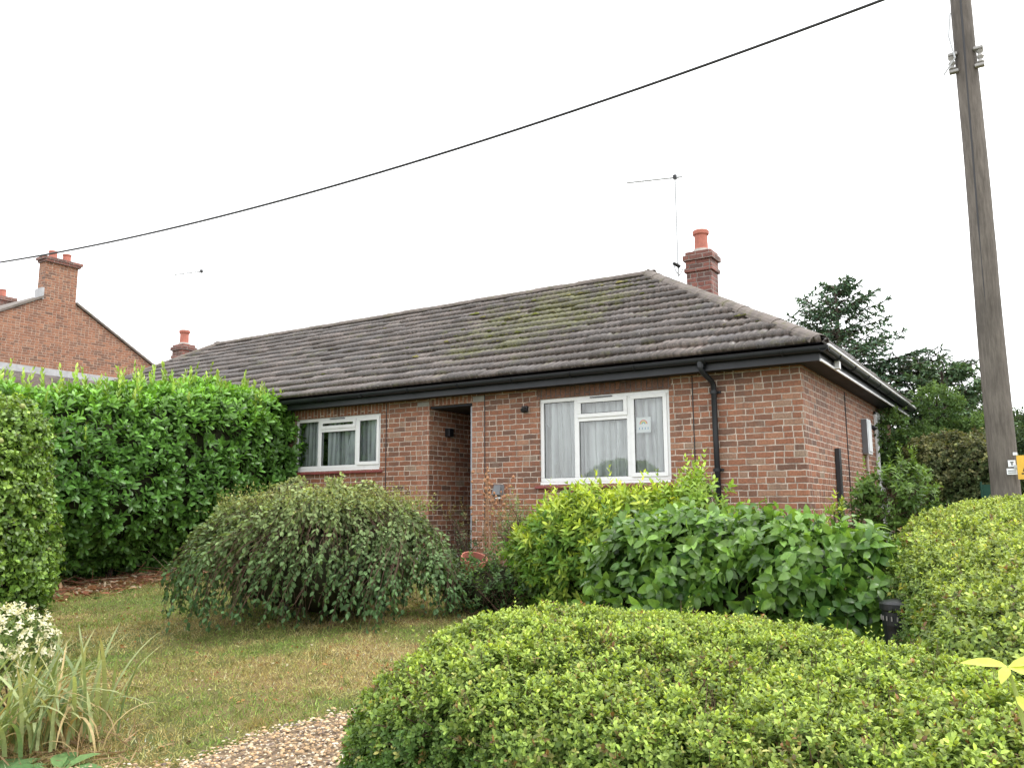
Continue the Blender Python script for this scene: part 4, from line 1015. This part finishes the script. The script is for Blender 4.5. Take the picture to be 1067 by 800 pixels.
# ------------------------------------------------------------------ pole, cable
def pole():
    x, y = 1.985, -.95; g = G(x, y)
    o = empty('telegraph_pole', (x, y, g), 'tall weathered wooden pole standing behind the side hedge on the right', 'utility pole')
    b = MB(); zs_ = np.linspace(g-.1, 8.6, 30); b.tube([(x+.004*math.sin(z*2), y, z) for z in zs_], [.128-.052*(z-g)/9+random.uniform(-.0015,.0015) for z in zs_], 20)
    b.build('post', M['pole'], o, smooth=True)
    for s in (-1, 1):       # shackle insulators on straps
        for z in (5.16, 4.98): br = MB().box(x+s*.07-.0 if s > 0 else x-.155, x+.155 if s > 0 else x-.07, y-.10, y-.04, z-.016, z+.016).build('shackle_strap', M['porcelain'], o, bevel=.008)
        MB().lathe((x+s*.125,y-.07,5.00), [(.02,0),(.035,.01),(.02,.04),(.035,.07),(.02,.1),(.035,.13),(.02,.14)], 12).build('insulator', M['porcelain'], br)
    MB().tube([(x-.10,y-.09,5.6),(x-.13,y-.1,5.35),(x-.09,y-.12,5.1),(x-.2,y-.12,4.95)], .009, 5).build('stay_wire', M['alu'], o)
    MB().tube([(x-.02,y-.1,g),(x-.02,y-.098,3.),(x+.01,y-.085,7.)], .011, 6).build('riser_cable', M['cable'], o)
    # plates
    yy = y-.128
    p1 = MB().box(x+.045, x+.105, yy+.004, yy+.012, 1.055, 1.115).build('number_plate', M['paper'], o)
    MB().box(x+.062, x+.090, yy+.001, yy+.003, 1.092, 1.100).build('mark', M['blackp'], p1); MB().box(x+.072, x+.080, yy+.001, yy+.003, 1.067, 1.0915).build('mark', M['blackp'], p1)
    p2 = MB().box(x+.030, x+.112, yy+.004, yy+.012, .985, 1.04).build('number_plate', M['paper'], o)
    for z in (1.02, 1.002): MB().box(x+.04, x+.102, yy+.001, yy+.003, z-.004, z+.003).build('mark', M['greybox'], p2)
    s = MB().box(x+.115, x+.235, yy-.02, yy-.016, .94, 1.155).build('warning_sign', M['yellow'], o)
    b = MB(); q = yy-.0225
    b.add([(x+.205,q,1.145),(x+.225,q,1.145),(x+.225,q,1.01),(x+.155,q,1.01)], [(3,2,1,0)])
    b.quad((x+.145,q,.985),(x+.23,q,.985),(x+.23,q,.997),(x+.145,q,.997)); b.build('black_symbol', M['blackp'], s)
    MB().box(x+.09, x+.2, yy-.0155, yy+.03, 1.04, 1.07).build('sign_bracket', M['alu'], s)
    MB().box(x+.09, x+.125, yy+.0, yy+.02, 1.16, 1.185).build('pole_tag', M['paper'], o)
    return x, y
px_, py_ = pole()
def cable():
    a = Vector((px_, py_-.09, 6.02)); e = Vector(CABLE_END); n = 60; pts = []
    for i in range(n+1):
        t = 1.4*i/n; p = a + (e-a)*t; p.z -= CABLE_SAG*4*t*(1-t); pts.append(p)
    o = MB().tube(pts, .0165, 7).build('overhead_cable', M['cable'], None, smooth=True, loc=a)
    tag(o, 'thick black overhead cable sagging across the white sky from the pole', 'cable')
CABLE_END = (-15.81, -2.83, 5.29); CABLE_SAG = .5
cable()

# ------------------------------------------------------------------ lawn grass, litter
def lawn():
    rg = np.random.default_rng(91); n = 300000
    x = rg.uniform(-9.5, 1.0, n); y = rg.uniform(-8.6, -1.6, n)
    dist_ = np.hypot(x-CAM[0], y-CAM[1]); k = (rg.random(n) < np.clip(7./dist_, .35, 1)) & ~inside(x+rg.normal(0,.03,n), y+rg.normal(0,.03,n), GP)
    # only where the viewpoint (or a step aside) sees lawn
    az = np.degrees(np.arctan2(-(x-CAM[0]), y-CAM[1])); k &= (az > 34) & (az < 75)
    x, y = x[k], y[k]; n = len(x)
    nz = np.array([mnoise.fractal(Vector((a*.9, b*.9, 0)), .8, 2., 4) for a, b in zip(x, y)])
    nz2 = np.array([mnoise.noise(Vector((a*4, b*4, 3))) for a, b in zip(x, y)])
    dist_ = np.hypot(x-CAM[0], y-CAM[1])
    dry = np.clip(.42+1.25*nz+.5*nz2 + np.clip((8.2-dist_)/5,-.55,.25), 0, 1)
    pal0, pal1 = np.array((.20,.31,.075)), np.array((.54,.42,.20))
    f = np.clip(dry+rg.normal(0,.22,n), 0, 1)[:,None]; c = (pal0*(1-f)+pal1*f)*rg.lognormal(0,.38,(n,1))
    P = np.stack([x, y, Gs(x, y)-.004], 1); D = np.stack([rg.normal(0,.75,n), rg.normal(0,.75,n), np.full(n,.8)], 1)
    L = rg.lognormal(-3.55,.4,n); A = leaves(P, D, rg.normal(size=(n,3)), L, .0055, np.clip(c,.01,.6), 1, .1, .4, prof=[(.3,1.)])
    tag(np_mesh('lawn_grass', A[0], A[1], M['leafmatt'], colr=A[2], loc=(-4,-5,-.45)), 'short patchy lawn, green at the back and straw brown in front', 'grass', kind='stuff')
    # clover and weeds
    n = 5000; x = rg.uniform(-9,-1,n); y = rg.uniform(-8,-2.2,n); nz = np.array([mnoise.noise(Vector((a*1.4, b*1.4, 9))) for a, b in zip(x, y)])
    k = (nz > .12) & ~inside(x, y, GP); x, y = x[k], y[k]; n = len(x); P = np.stack([x, y, Gs(x, y)+.006], 1)
    A = shoots(P, np.array([0,0,1.])+rg.normal(0,.3,(n,3)), 3, .02, .02, .014, (.08,.15,.03), (.17,.26,.06), rg, ang=(1.2,1.), opp=False)
    tag(np_mesh('lawn_weeds', A[0], A[1], M['leafmatt'], colr=A[2], loc=(-4,-5,-.45)), 'small clover and weed patches scattered through the lawn', 'weeds', kind='stuff')
lawn()
def litter():
    rg = np.random.default_rng(92); n = 2600
    x = rg.normal(-8.6,.42,n); y = rg.uniform(-5.2,-1.2,n); k = rg.random(n) < .95; x, y = x[k], y[k]; n = len(x)
    P = np.stack([x, y, Gs(x,y)+rg.uniform(.005,.07,n)], 1); D = np.stack([rg.normal(size=n), rg.normal(size=n), rg.normal(0,.25,n)], 1)
    pal = np.array([(.30,.12,.07),(.36,.18,.10),(.22,.11,.07),(.45,.30,.18),(.5,.42,.3)]); c = pal[rg.integers(0,5,n)]*rg.uniform(.6,1.15,(n,1))
    A = leaves(P, D, rg.normal(size=(n,3))*.4+np.array([0,0,1.]), rg.uniform(.07,.14,n), rg.uniform(.02,.045,n), c, 2, .3, .2)
    q = 420; i = rg.choice(n, q); P0 = P[i]+np.array([0,0,.02]); d = unit(rg.normal(size=(q,3))*np.array([1,1,.25])); v, f, cc = sticks(P0, P0+d*rg.uniform(.1,.5,(q,1)), .005, .003)
    cc = np.repeat(pal[rg.integers(0,5,q)]*.9, 6, 0)
    m = merge([A, (v, f, cc)]); tag(np_mesh('leaf_litter', m[0], m[1], M['leafmatt'], colr=m[2], loc=(-8.6,-3.2,-.3)), 'reddish brown fallen leaves and twigs under the laurel hedge', 'leaf litter', kind='stuff')
litter()

def specks():
    rg = np.random.default_rng(93); n = 2600; x = rg.uniform(-9,0,n); y = rg.uniform(-8.2,-2.,n); k = ~inside(x, y, GP); x, y = x[k], y[k]; n = len(x)
    P = np.stack([x, y, Gs(x,y)+rg.uniform(.008,.02,n)], 1); D = np.stack([rg.normal(size=n), rg.normal(size=n), rg.normal(0,.3,n)], 1)
    pal = np.array([(.40,.20,.08),(.30,.13,.06),(.55,.45,.22),(.16,.09,.05),(.62,.58,.40)]); c = pal[rg.choice(5,n,p=[.3,.25,.15,.2,.1])]*rg.uniform(.6,1.2,(n,1))
    A = leaves(P, D, rg.normal(size=(n,3))*.5+np.array([0,0,1.]), rg.uniform(.015,.05,n), rg.uniform(.01,.025,n), c, 1, .3, .3)
    tag(np_mesh('fallen_leaves', A[0], A[1], M['leafmatt'], colr=A[2], loc=(-4,-5,-.45)), 'small brown and yellow fallen leaves dotted over the lawn', 'fallen leaves', kind='stuff')
    # longer tufts of coarse grass
    n = 420; tx = rg.uniform(-9,-.2,n); ty = rg.uniform(-8.1,-2.1,n); k = ~inside(tx, ty, GP); tx, ty = tx[k], ty[k]; m = 34; n = len(tx)
    x = (tx[:,None]+rg.normal(0,.05,(n,m))).ravel(); y = (ty[:,None]+rg.normal(0,.04,(n,m))).ravel(); P = np.stack([x, y, Gs(x,y)], 1); N_ = len(x)
    D = np.stack([rg.normal(0,.7,N_), rg.normal(0,.7,N_), np.full(N_,.9)], 1); tone = np.repeat(rg.random((n,1)), m, 0)
    c = (np.array((.10,.17,.045))*(1-tone)+np.array((.34,.27,.12))*tone)*rg.lognormal(0,.3,(N_,1))
    A = leaves(P, D, rg.normal(size=(N_,3)), rg.uniform(.03,.085,N_), .005, np.clip(c,.01,.6), 1, .1, .5, prof=[(.3,1.)])
    tag(np_mesh('grass_tufts', A[0], A[1], M['leafmatt'], colr=A[2], loc=(-4,-5,-.45)), 'coarser darker and straw coloured tufts standing in the lawn', 'grass tufts', kind='stuff')
specks()

# ------------------------------------------------------------------ border plants, bottom left
def strap(name, label, x, y, n, L, W_, c0, c1, seed, dry=.2, spread=.14, lean=.7, bias=(0,0)):
    rg = np.random.default_rng(seed); z = float(Gs(np.array(x), np.array(y)))
    o = empty(name, (x, y, z), label, 'plant'); V, F, C = [], [], []; off = 0; T = 9
    for k in range(n):
        az = rg.uniform(0, 2*PI); b = np.array([x+rg.normal(0,spread), y+rg.normal(0,spread), z-.01]); d = np.array([math.cos(az)+bias[0], math.sin(az)+bias[1], 0.]); d /= np.linalg.norm(d)
        ln = L*rg.uniform(.55,1.15); lf = lean*rg.uniform(.25,1.3); isd = rg.random() < dry; wd = W_*rg.uniform(.7,1.2)*(.7 if isd else 1)
        if isd: lf *= 1.7
        s = np.linspace(0,1,T); th = s*lf*1.5; dr = np.cumsum(np.sin(th))/T*ln; up = np.cumsum(np.cos(th))/T*ln
        c = b+d*dr[:,None]+np.array([0,0,1.])*up[:,None]; c[:,2] = np.maximum(c[:,2], z+.01+.01*rg.random())
        sd = np.array([-d[1],d[0],0.]); w = wd*np.sqrt(np.clip(1-s**2.5,0,1))/2+.0005
        nrm_ = np.stack([-np.cos(th)*0-np.cos(th)*d[0], -np.cos(th)*d[1], np.sin(th)],1)
        V += [c-sd*w[:,None], c+nrm_*.12*w[:,None]*-1, c+sd*w[:,None]]
        i = np.arange(T-1); F += [np.stack([off+i, off+i+1, off+T+i+1, off+T+i],1), np.stack([off+T+i, off+T+i+1, off+2*T+i+1, off+2*T+i],1)]; off += 3*T
        cc = (np.array((.42,.32,.16)) if isd else np.array(c0)+(np.array(c1)-np.array(c0))*rg.random())*rg.uniform(.8,1.2); tipc = np.array((.45,.36,.16))
        g = (s[:,None]**4)*rg.uniform(0,.8); C += [cc*(1-g)+tipc*g]*3
    np_mesh('leaf_blades', np.concatenate(V), [np.concatenate(F)], M['leaf'], o, colr=np.clip(np.concatenate(C),.01,.8), smooth=True)
    return o
strap('strap_leaved_plant', 'clump of long grey green sword leaves with yellowed dry blades, bottom left', -2.50, -7.28, 170, .64, .022, (.16,.24,.10), (.40,.46,.22), 101, dry=.33, lean=1.3, bias=(.25,.1), spread=.15)
strap('strap_leaved_plant', 'thin arching blades rising behind the sword leaved clump', -2.95, -7.0, 45, .55, .016, (.16,.24,.09), (.30,.36,.16), 102, dry=.35, lean=.9, bias=(.3,0))
def cream():
    rg = np.random.default_rng(103); x, y = -3.52,-6.98; z = float(Gs(np.array(x), np.array(y)))
    o = empty('cream_flowered_plant', (x,y,z), 'low plant massed with cream white flowers at the foot of the ivy hedge', 'plant')
    n = 380; c = np.array((x,y,z+.36)); d = unit(rg.normal(size=(n,3))); P = c+d*np.array((.36,.3,.24))*rg.uniform(.5,1,(n,1)); P[:,2] = np.maximum(P[:,2], z+.02)
    A = shoots(P, d+np.array([0,-.1,.7]), 3, .05, .045, .022, (.12,.19,.06), (.28,.34,.14), rg, rows=1); np_mesh('foliage', A[0], A[1], M['leafmatt'], o, colr=A[2])
    n = 330; d = unit(rg.normal(size=(n,3))+np.array([.25,-.3,.55])); P = c+d*np.array((.38,.32,.28))*rg.uniform(.85,1.08,(n,1))
    B = shoots(P, d+rg.normal(0,.3,(n,3)), 3, .03, .030, .017, (.70,.68,.50), (.80,.78,.62), rg, ang=(1.3,.7), rows=1, var=.06); np_mesh('flowers', B[0], B[1], M['leafmatt'], o, colr=B[2])
    stems(o, (x,y,z-.02), [tuple(P[rg.integers(n)]) for _ in range(12)], .005, 'twig', 'stem')
cream()
def rosette(name, label, x, y, n, L, W_, c0, c1, seed, up=.5):
    rg = np.random.default_rng(seed); z = float(Gs(np.array(x), np.array(y))); o = empty(name, (x,y,z), label, 'plant')
    az = rg.uniform(0,2*PI,n); P = np.stack([x+.02*np.cos(az), y+.02*np.sin(az), np.full(n,z)],1); D = np.stack([np.cos(az), np.sin(az), rg.uniform(up*.5,up*1.6,n)],1)
    c = np.array(c0)+(np.array(c1)-np.array(c0))*rg.random((n,1)); s = rg.uniform(.7,1.2,n)
    A = leaves(P, D, np.tile([0,0,1.],(n,1)), L*s, W_*s, c, 4, .25, .35, prof=[(.12,.25),(.35,.75),(.6,1.),(.85,.6)])
    np_mesh('leaf_blades', A[0], A[1], M['leafmatt'], o, colr=A[2], smooth=True)
rosette('broad_leaf_plant', 'broad blue green leaves at the bottom edge, right of the sword leaves', -2.02,-7.42, 11, .20, .10, (.10,.20,.07), (.18,.30,.11), 104)
rosette('broad_leaf_plant', 'broad blue green leaves in the very bottom left corner', -2.22,-7.58, 12, .22, .12, (.11,.21,.08), (.18,.3,.12), 105)
rosette('weed_rosette', 'small low weed in the lawn beside the pale plant label', -7.6,-3.9, 12, .10, .04, (.07,.14,.04), (.12,.2,.06), 106, .3)
def dried():
    # dead stems on the soil under the sword leaves
    rg = np.random.default_rng(107); n = 260; x = rg.normal(-2.3,.25,n); y = rg.normal(-7.2,.18,n); P = np.stack([x,y,Gs(x,y)+.01],1)
    D = np.stack([rg.normal(0,1,n), rg.normal(0,1,n), rg.uniform(0,.5,n)],1); c = np.array((.42,.29,.17))*rg.uniform(.5,1.1,(n,1))
    A = leaves(P, D, rg.normal(size=(n,3)), rg.uniform(.06,.2,n), .008, c, 2, .2, .3)
    tag(np_mesh('dead_blades', A[0], A[1], M['leafmatt'], colr=A[2], loc=(-2.2,-7.4,-.6)), 'dry straw coloured dead blades lying under the sword leaved clump', 'dead leaves', kind='stuff')
dried()

# ------------------------------------------------------------------ planting by the entrance
def seedheads():
    rg = np.random.default_rng(111); x, y = -3.55,-1.15; z = G(x,y); o = empty('seed_head_plant', (x,y,z), 'dry brown flower stalks with round seed heads right of the entrance', 'plant')
    b = MB(); n = 30; hm = plain('seed head', (.38,.2,.11), .85, .15, var=.35, scale=40)
    for k in range(n):
        x0, y0 = x+rg.normal(0,.10), y+rg.normal(0,.10); x1, y1 = x0+rg.normal(0,.17), y0+rg.normal(0,.1); zt = z+rg.uniform(.75,1.38)
        b.tube([(x0,y0,z),((x0+x1)/2,(y0+y1)/2,z+(zt-z)*.55),(x1,y1,zt)], [.005,.004,.003], 5)
        for q in range(3):
            t = 1-q*.09; rr = rg.uniform(.014,.024); h = MB(); h.lathe((x0+(x1-x0)*t+rg.normal(0,.03), y0+(y1-y0)*t, z+(zt-z)*t), [(rr*.4,-rr),(rr,-rr*.2),(rr*.7,rr*.7),(.002,rr)], 6); h.build('seed_head', hm, o)
    b.build('stalk', plain('dry stalk', (.33,.2,.12), .8, .2), o)['kind'] = 'stuff'
seedheads()
shrub('rose_bush', 'small thin leafed bush with red young leaves in front of the entrance', (-3.95,-1.15,.32), (.2,.2,.36), 90, 4, .12, .045, .024, (.06,.10,.04), (.2,.15,.07), 112, nocore=True, rows=1, tall=8, nz=.2)
shrub('border_plants', 'mixed dark green leafy plants on the ground between the two big shrubs', (-2.35,-2.9,-.12), (.5,.5,.32), 480, 4, .12, .05, .026, (.05,.11,.03), (.14,.22,.06), 113, rows=1, nz=.25, up=.8, tall=14, tl=(.15,.3))
shrub('fern_clump', 'light green feathery plants left of the yellow green shrub', (-2.3,-2.45,.25), (.28,.3,.42), 320, 6, .16, .028, .011, (.10,.19,.05), (.22,.33,.1), 114, nocore=True, rows=1, nz=.2, up=1.)
def pot():
    x, y = -3.35,-1.95; z = G(x,y)+.0
    o = empty('terracotta_pot', (x,y,z), 'terracotta pot tipped among plants below the entrance', 'plant pot')
    b = MB().lathe((0,0,0), [(.10,0),(.14,.22),(.155,.22),(.155,.28),(.14,.28),(.13,.2),(.0,.19)], 20)
    R = Matrix.Rotation(.35, 3, 'Y') @ Matrix.Rotation(.2, 3, 'X'); b.v = [tuple(R @ Vector(v) + Vector((x,y,z+.13))) for v in b.v]
    b.build('pot_body', M['terracotta'], o, smooth=False)
    b = MB().lathe((0,0,.20), [(.0,0),(.13,.001),(.1,.03),(.0,.04)], 14); b.v = [tuple(R @ Vector(v) + Vector((x,y,z+.13))) for v in b.v]; b.build('soil', M['inner'], o)
    b = MB().box(x-.17,x+.17,y-.12,y+.12,z-.02,z+.135); q = b.build('stone_block', M['concrete'], None, bevel=.02, loc=(x,y,z)); tag(q, 'grey stone block carrying the terracotta pot', 'stone block')
pot()
def plantlabel():
    x, y = -8.0,-3.75; z = float(Gs(np.array(x),np.array(y)))
    b = MB().add([(-.09,-.012,.012),(.07,-.02,.018),(.10,0,.02),(.07,.02,.018),(-.09,.012,.012),(-.09,-.012,.008),(.07,-.02,.014),(.10,0,.016),(.07,.02,.014),(-.09,.012,.008)],
                 [(0,1,2,3,4),(9,8,7,6,5)]+[(i,(i+1)%5+0,5+(i+1)%5,5+i) for i in range(5)])
    b.v = [(x+v[0], y+v[1], z+.03+v[2]) for v in b.v]; o = b.build('dropped_tag', plain('pale wood', (.6,.58,.42), .7, .2), None, loc=(x,y,z))
    tag(o, 'pale wooden plant tag lying on the lawn near the leaf litter', 'plant tag')
plantlabel()

# black round planter between the broad leaved shrub and side hedge
def planter():
    x, y = 1.60,-4.98; z = G(x,y); o = empty('black_planter', (x,y,z), 'round black ribbed plastic planter in the gap beside the side hedge', 'planter')
    MB().lathe((x,y,z), [(.06,0),(.085,.50),(.09,.53),(.09,.60),(.10,.61),(.10,.64),(.09,.64),(.085,.59),(.0,.58)], 28).build('planter_body', M['blackpot'], o)
    rm = plain('pale rib', (.22,.21,.19), .5, .3)
    for k in range(20):
        w = 2*PI*k/20; cx, cy = x+.093*math.cos(w), y+.093*math.sin(w); MB().box(cx-.0035,cx+.0035,cy-.0035,cy+.0035,z+.555,z+.578).build('rim_rib', rm, o)
    MB().lathe((x-.0,y,z+.64), [(.095,0),(.08,.012),(.04,.02),(.0,.022)], 20).build('lid', M['blackpot'], o)
planter()
# sprig standing above the front hedge at the right edge
def sprig():
    rg = np.random.default_rng(121); x, y = 2.25,-8.02; o = empty('yellow_sprig', (x,y,G(x,y)), 'bright yellow green sprig of pointed leaves rising out of the front hedge, right edge', 'plant')
    pts = [(x-.01,y,G(x,y)),(x,y,-.1),(x+.005,y+.01,.20),(x-.015,y,.345),(x-.025,y,.395)]; MB().tube(pts, [.006,.006,.005,.004,.003], 6).build('stem', plain('green stem', (.3,.38,.1), .6, .3), o)
    P = np.array([pts[4],pts[4],pts[4],pts[4],(x-.0,y,.29),(x,y,.285),pts[3]]); D = np.array([(-1,.1,.10),(1.,.2,.35),(.75,-.4,-.08),(-.2,-.6,-.35),(.9,.1,.35),(.9,-.2,.12),(.4,-.5,-.5)])
    c = np.tile(np.array((.60,.66,.12)),(7,1))*rg.uniform(.85,1.1,(7,1)); c[5] = (.55,.14,.05)
    A = leaves(P, D, np.tile([0,-.5,1.],(7,1)), np.array([.085,.10,.07,.045,.09,.08,.05]), np.array([.030,.032,.026,.022,.030,.026,.02]), c, 4, .3, .15, prof=[(.15,.6),(.4,1.),(.65,.8),(.85,.4)])
    np_mesh('leaf_blades', A[0], A[1], M['leaf'], o, colr=A[2], smooth=True)
sprig()
# green mesh screen, garden shed behind the pole
def screen():
    x, y = 1.78, .3; o = empty('green_screen', (x,y,-.1), 'narrow dark green mesh panel left of the telegraph pole', 'screen')
    MB().box(x-.05, x+.16, y, y+.012, -.1, .93).build('panel', M['green'], o)
    b = MB(); b.tube([(x-.06,y,-.1),(x-.06,y,.96)], .012, 6); b.tube([(x+.17,y,-.1),(x+.17,y,.96)], .012, 6); b.build('stake', M['green'], o)
    s = empty('garden_shed', (3.3, 3.6,-.1), 'dark timber shed with grey roof edge behind the telegraph pole', 'shed')
    MB().box(2.15,4.4,2.6,4.6,-.1,1.28).build('wall', M['bark'], s)
    b = MB().add([(2.0,2.45,1.20),(3.3,2.45,1.75),(4.6,2.45,1.2),(2.0,4.75,1.20),(3.3,4.75,1.75),(4.6,4.75,1.2),(2.0,2.45,1.25),(3.3,2.45,1.80),(4.6,2.45,1.25),(2.0,4.75,1.25),(3.3,4.75,1.8),(4.6,4.75,1.25)],
                 [(0,1,4,3),(1,2,5,4),(6,9,10,7),(7,10,11,8),(0,6,7,1),(1,7,8,2),(3,4,10,9),(4,5,11,10),(0,3,9,6),(2,8,11,5)]); b.build('roof', M['lead'], s)
    MB().poly([(2.15,2.605,1.28),(4.4,2.605,1.28),(3.3,2.605,1.72)]).build('gable', M['bark'], s)
screen()

# ------------------------------------------------------------------ camera, light, world
cam = bpy.data.cameras.new('camera'); cam.sensor_width = 36; cam.lens = 36*868.25/1067; cam.clip_end = 2000; cam.clip_start = .05
co = bpy.data.objects.new('camera', cam); COL.objects.link(co)
R0 = (0.84285902,0.53811879,-0.00410337); R1 = (0.08277494,-0.12210897,0.989059); R2 = (-0.53173018,0.83397696,0.14746339)
co.matrix_world = Matrix(((R0[0],R1[0],-R2[0],2.31827644),(R0[1],R1[1],-R2[1],-9.93608757),(R0[2],R1[2],-R2[2],.70),(0,0,0,1)))
SC.camera = co
SUN_EL, SUN_AZ = math.radians(60), math.radians(62)   # azimuth clockwise from +Y
w = bpy.data.worlds.new('World'); SC.world = w; w.use_nodes = True; nt = w.node_tree; nt.nodes.clear(); N = NT(nt)
sky = N.n('TexSky', sky_type='NISHITA'); sky.sun_disc = False; sky.sun_elevation = SUN_EL; sky.sun_rotation = SUN_AZ
hs = N.n('HueSaturation'); hs.inputs['Saturation'].default_value = .35; N.l(sky.outputs[0], hs.inputs['Color'])
tc = N.n('TexCoord').outputs['Generated']
cl = N.ramp(N.noise(tc, 1.6, 4, .5), [(.3, (14.3,14.6,15.0)), (.7, (16.2,16.3,16.4))])
bg = N.n('Background'); N.l(N.mix(.88, hs.outputs[0], cl), bg.inputs[0]); bg.inputs[1].default_value = .1
wo = N.n('OutputWorld'); N.l(bg.outputs[0], wo.inputs[0])
sl = bpy.data.lights.new('sun', 'SUN'); sl.energy = 1.5; sl.angle = math.radians(22); sl.color = (1,.97,.92)
so = bpy.data.objects.new('sun', sl); COL.objects.link(so)
dv = Vector((math.sin(SUN_AZ)*math.cos(SUN_EL), math.cos(SUN_AZ)*math.cos(SUN_EL), math.sin(SUN_EL)))
so.rotation_euler = dv.to_track_quat('Z', 'Y').to_euler()
SC.view_settings.view_transform = 'Standard'; SC.view_settings.look = 'None'; SC.view_settings.exposure = .74; SC.view_settings.gamma = 1
SC.cycles.max_bounces = 6; SC.cycles.transparent_max_bounces = 12; SC.cycles.use_denoising = True
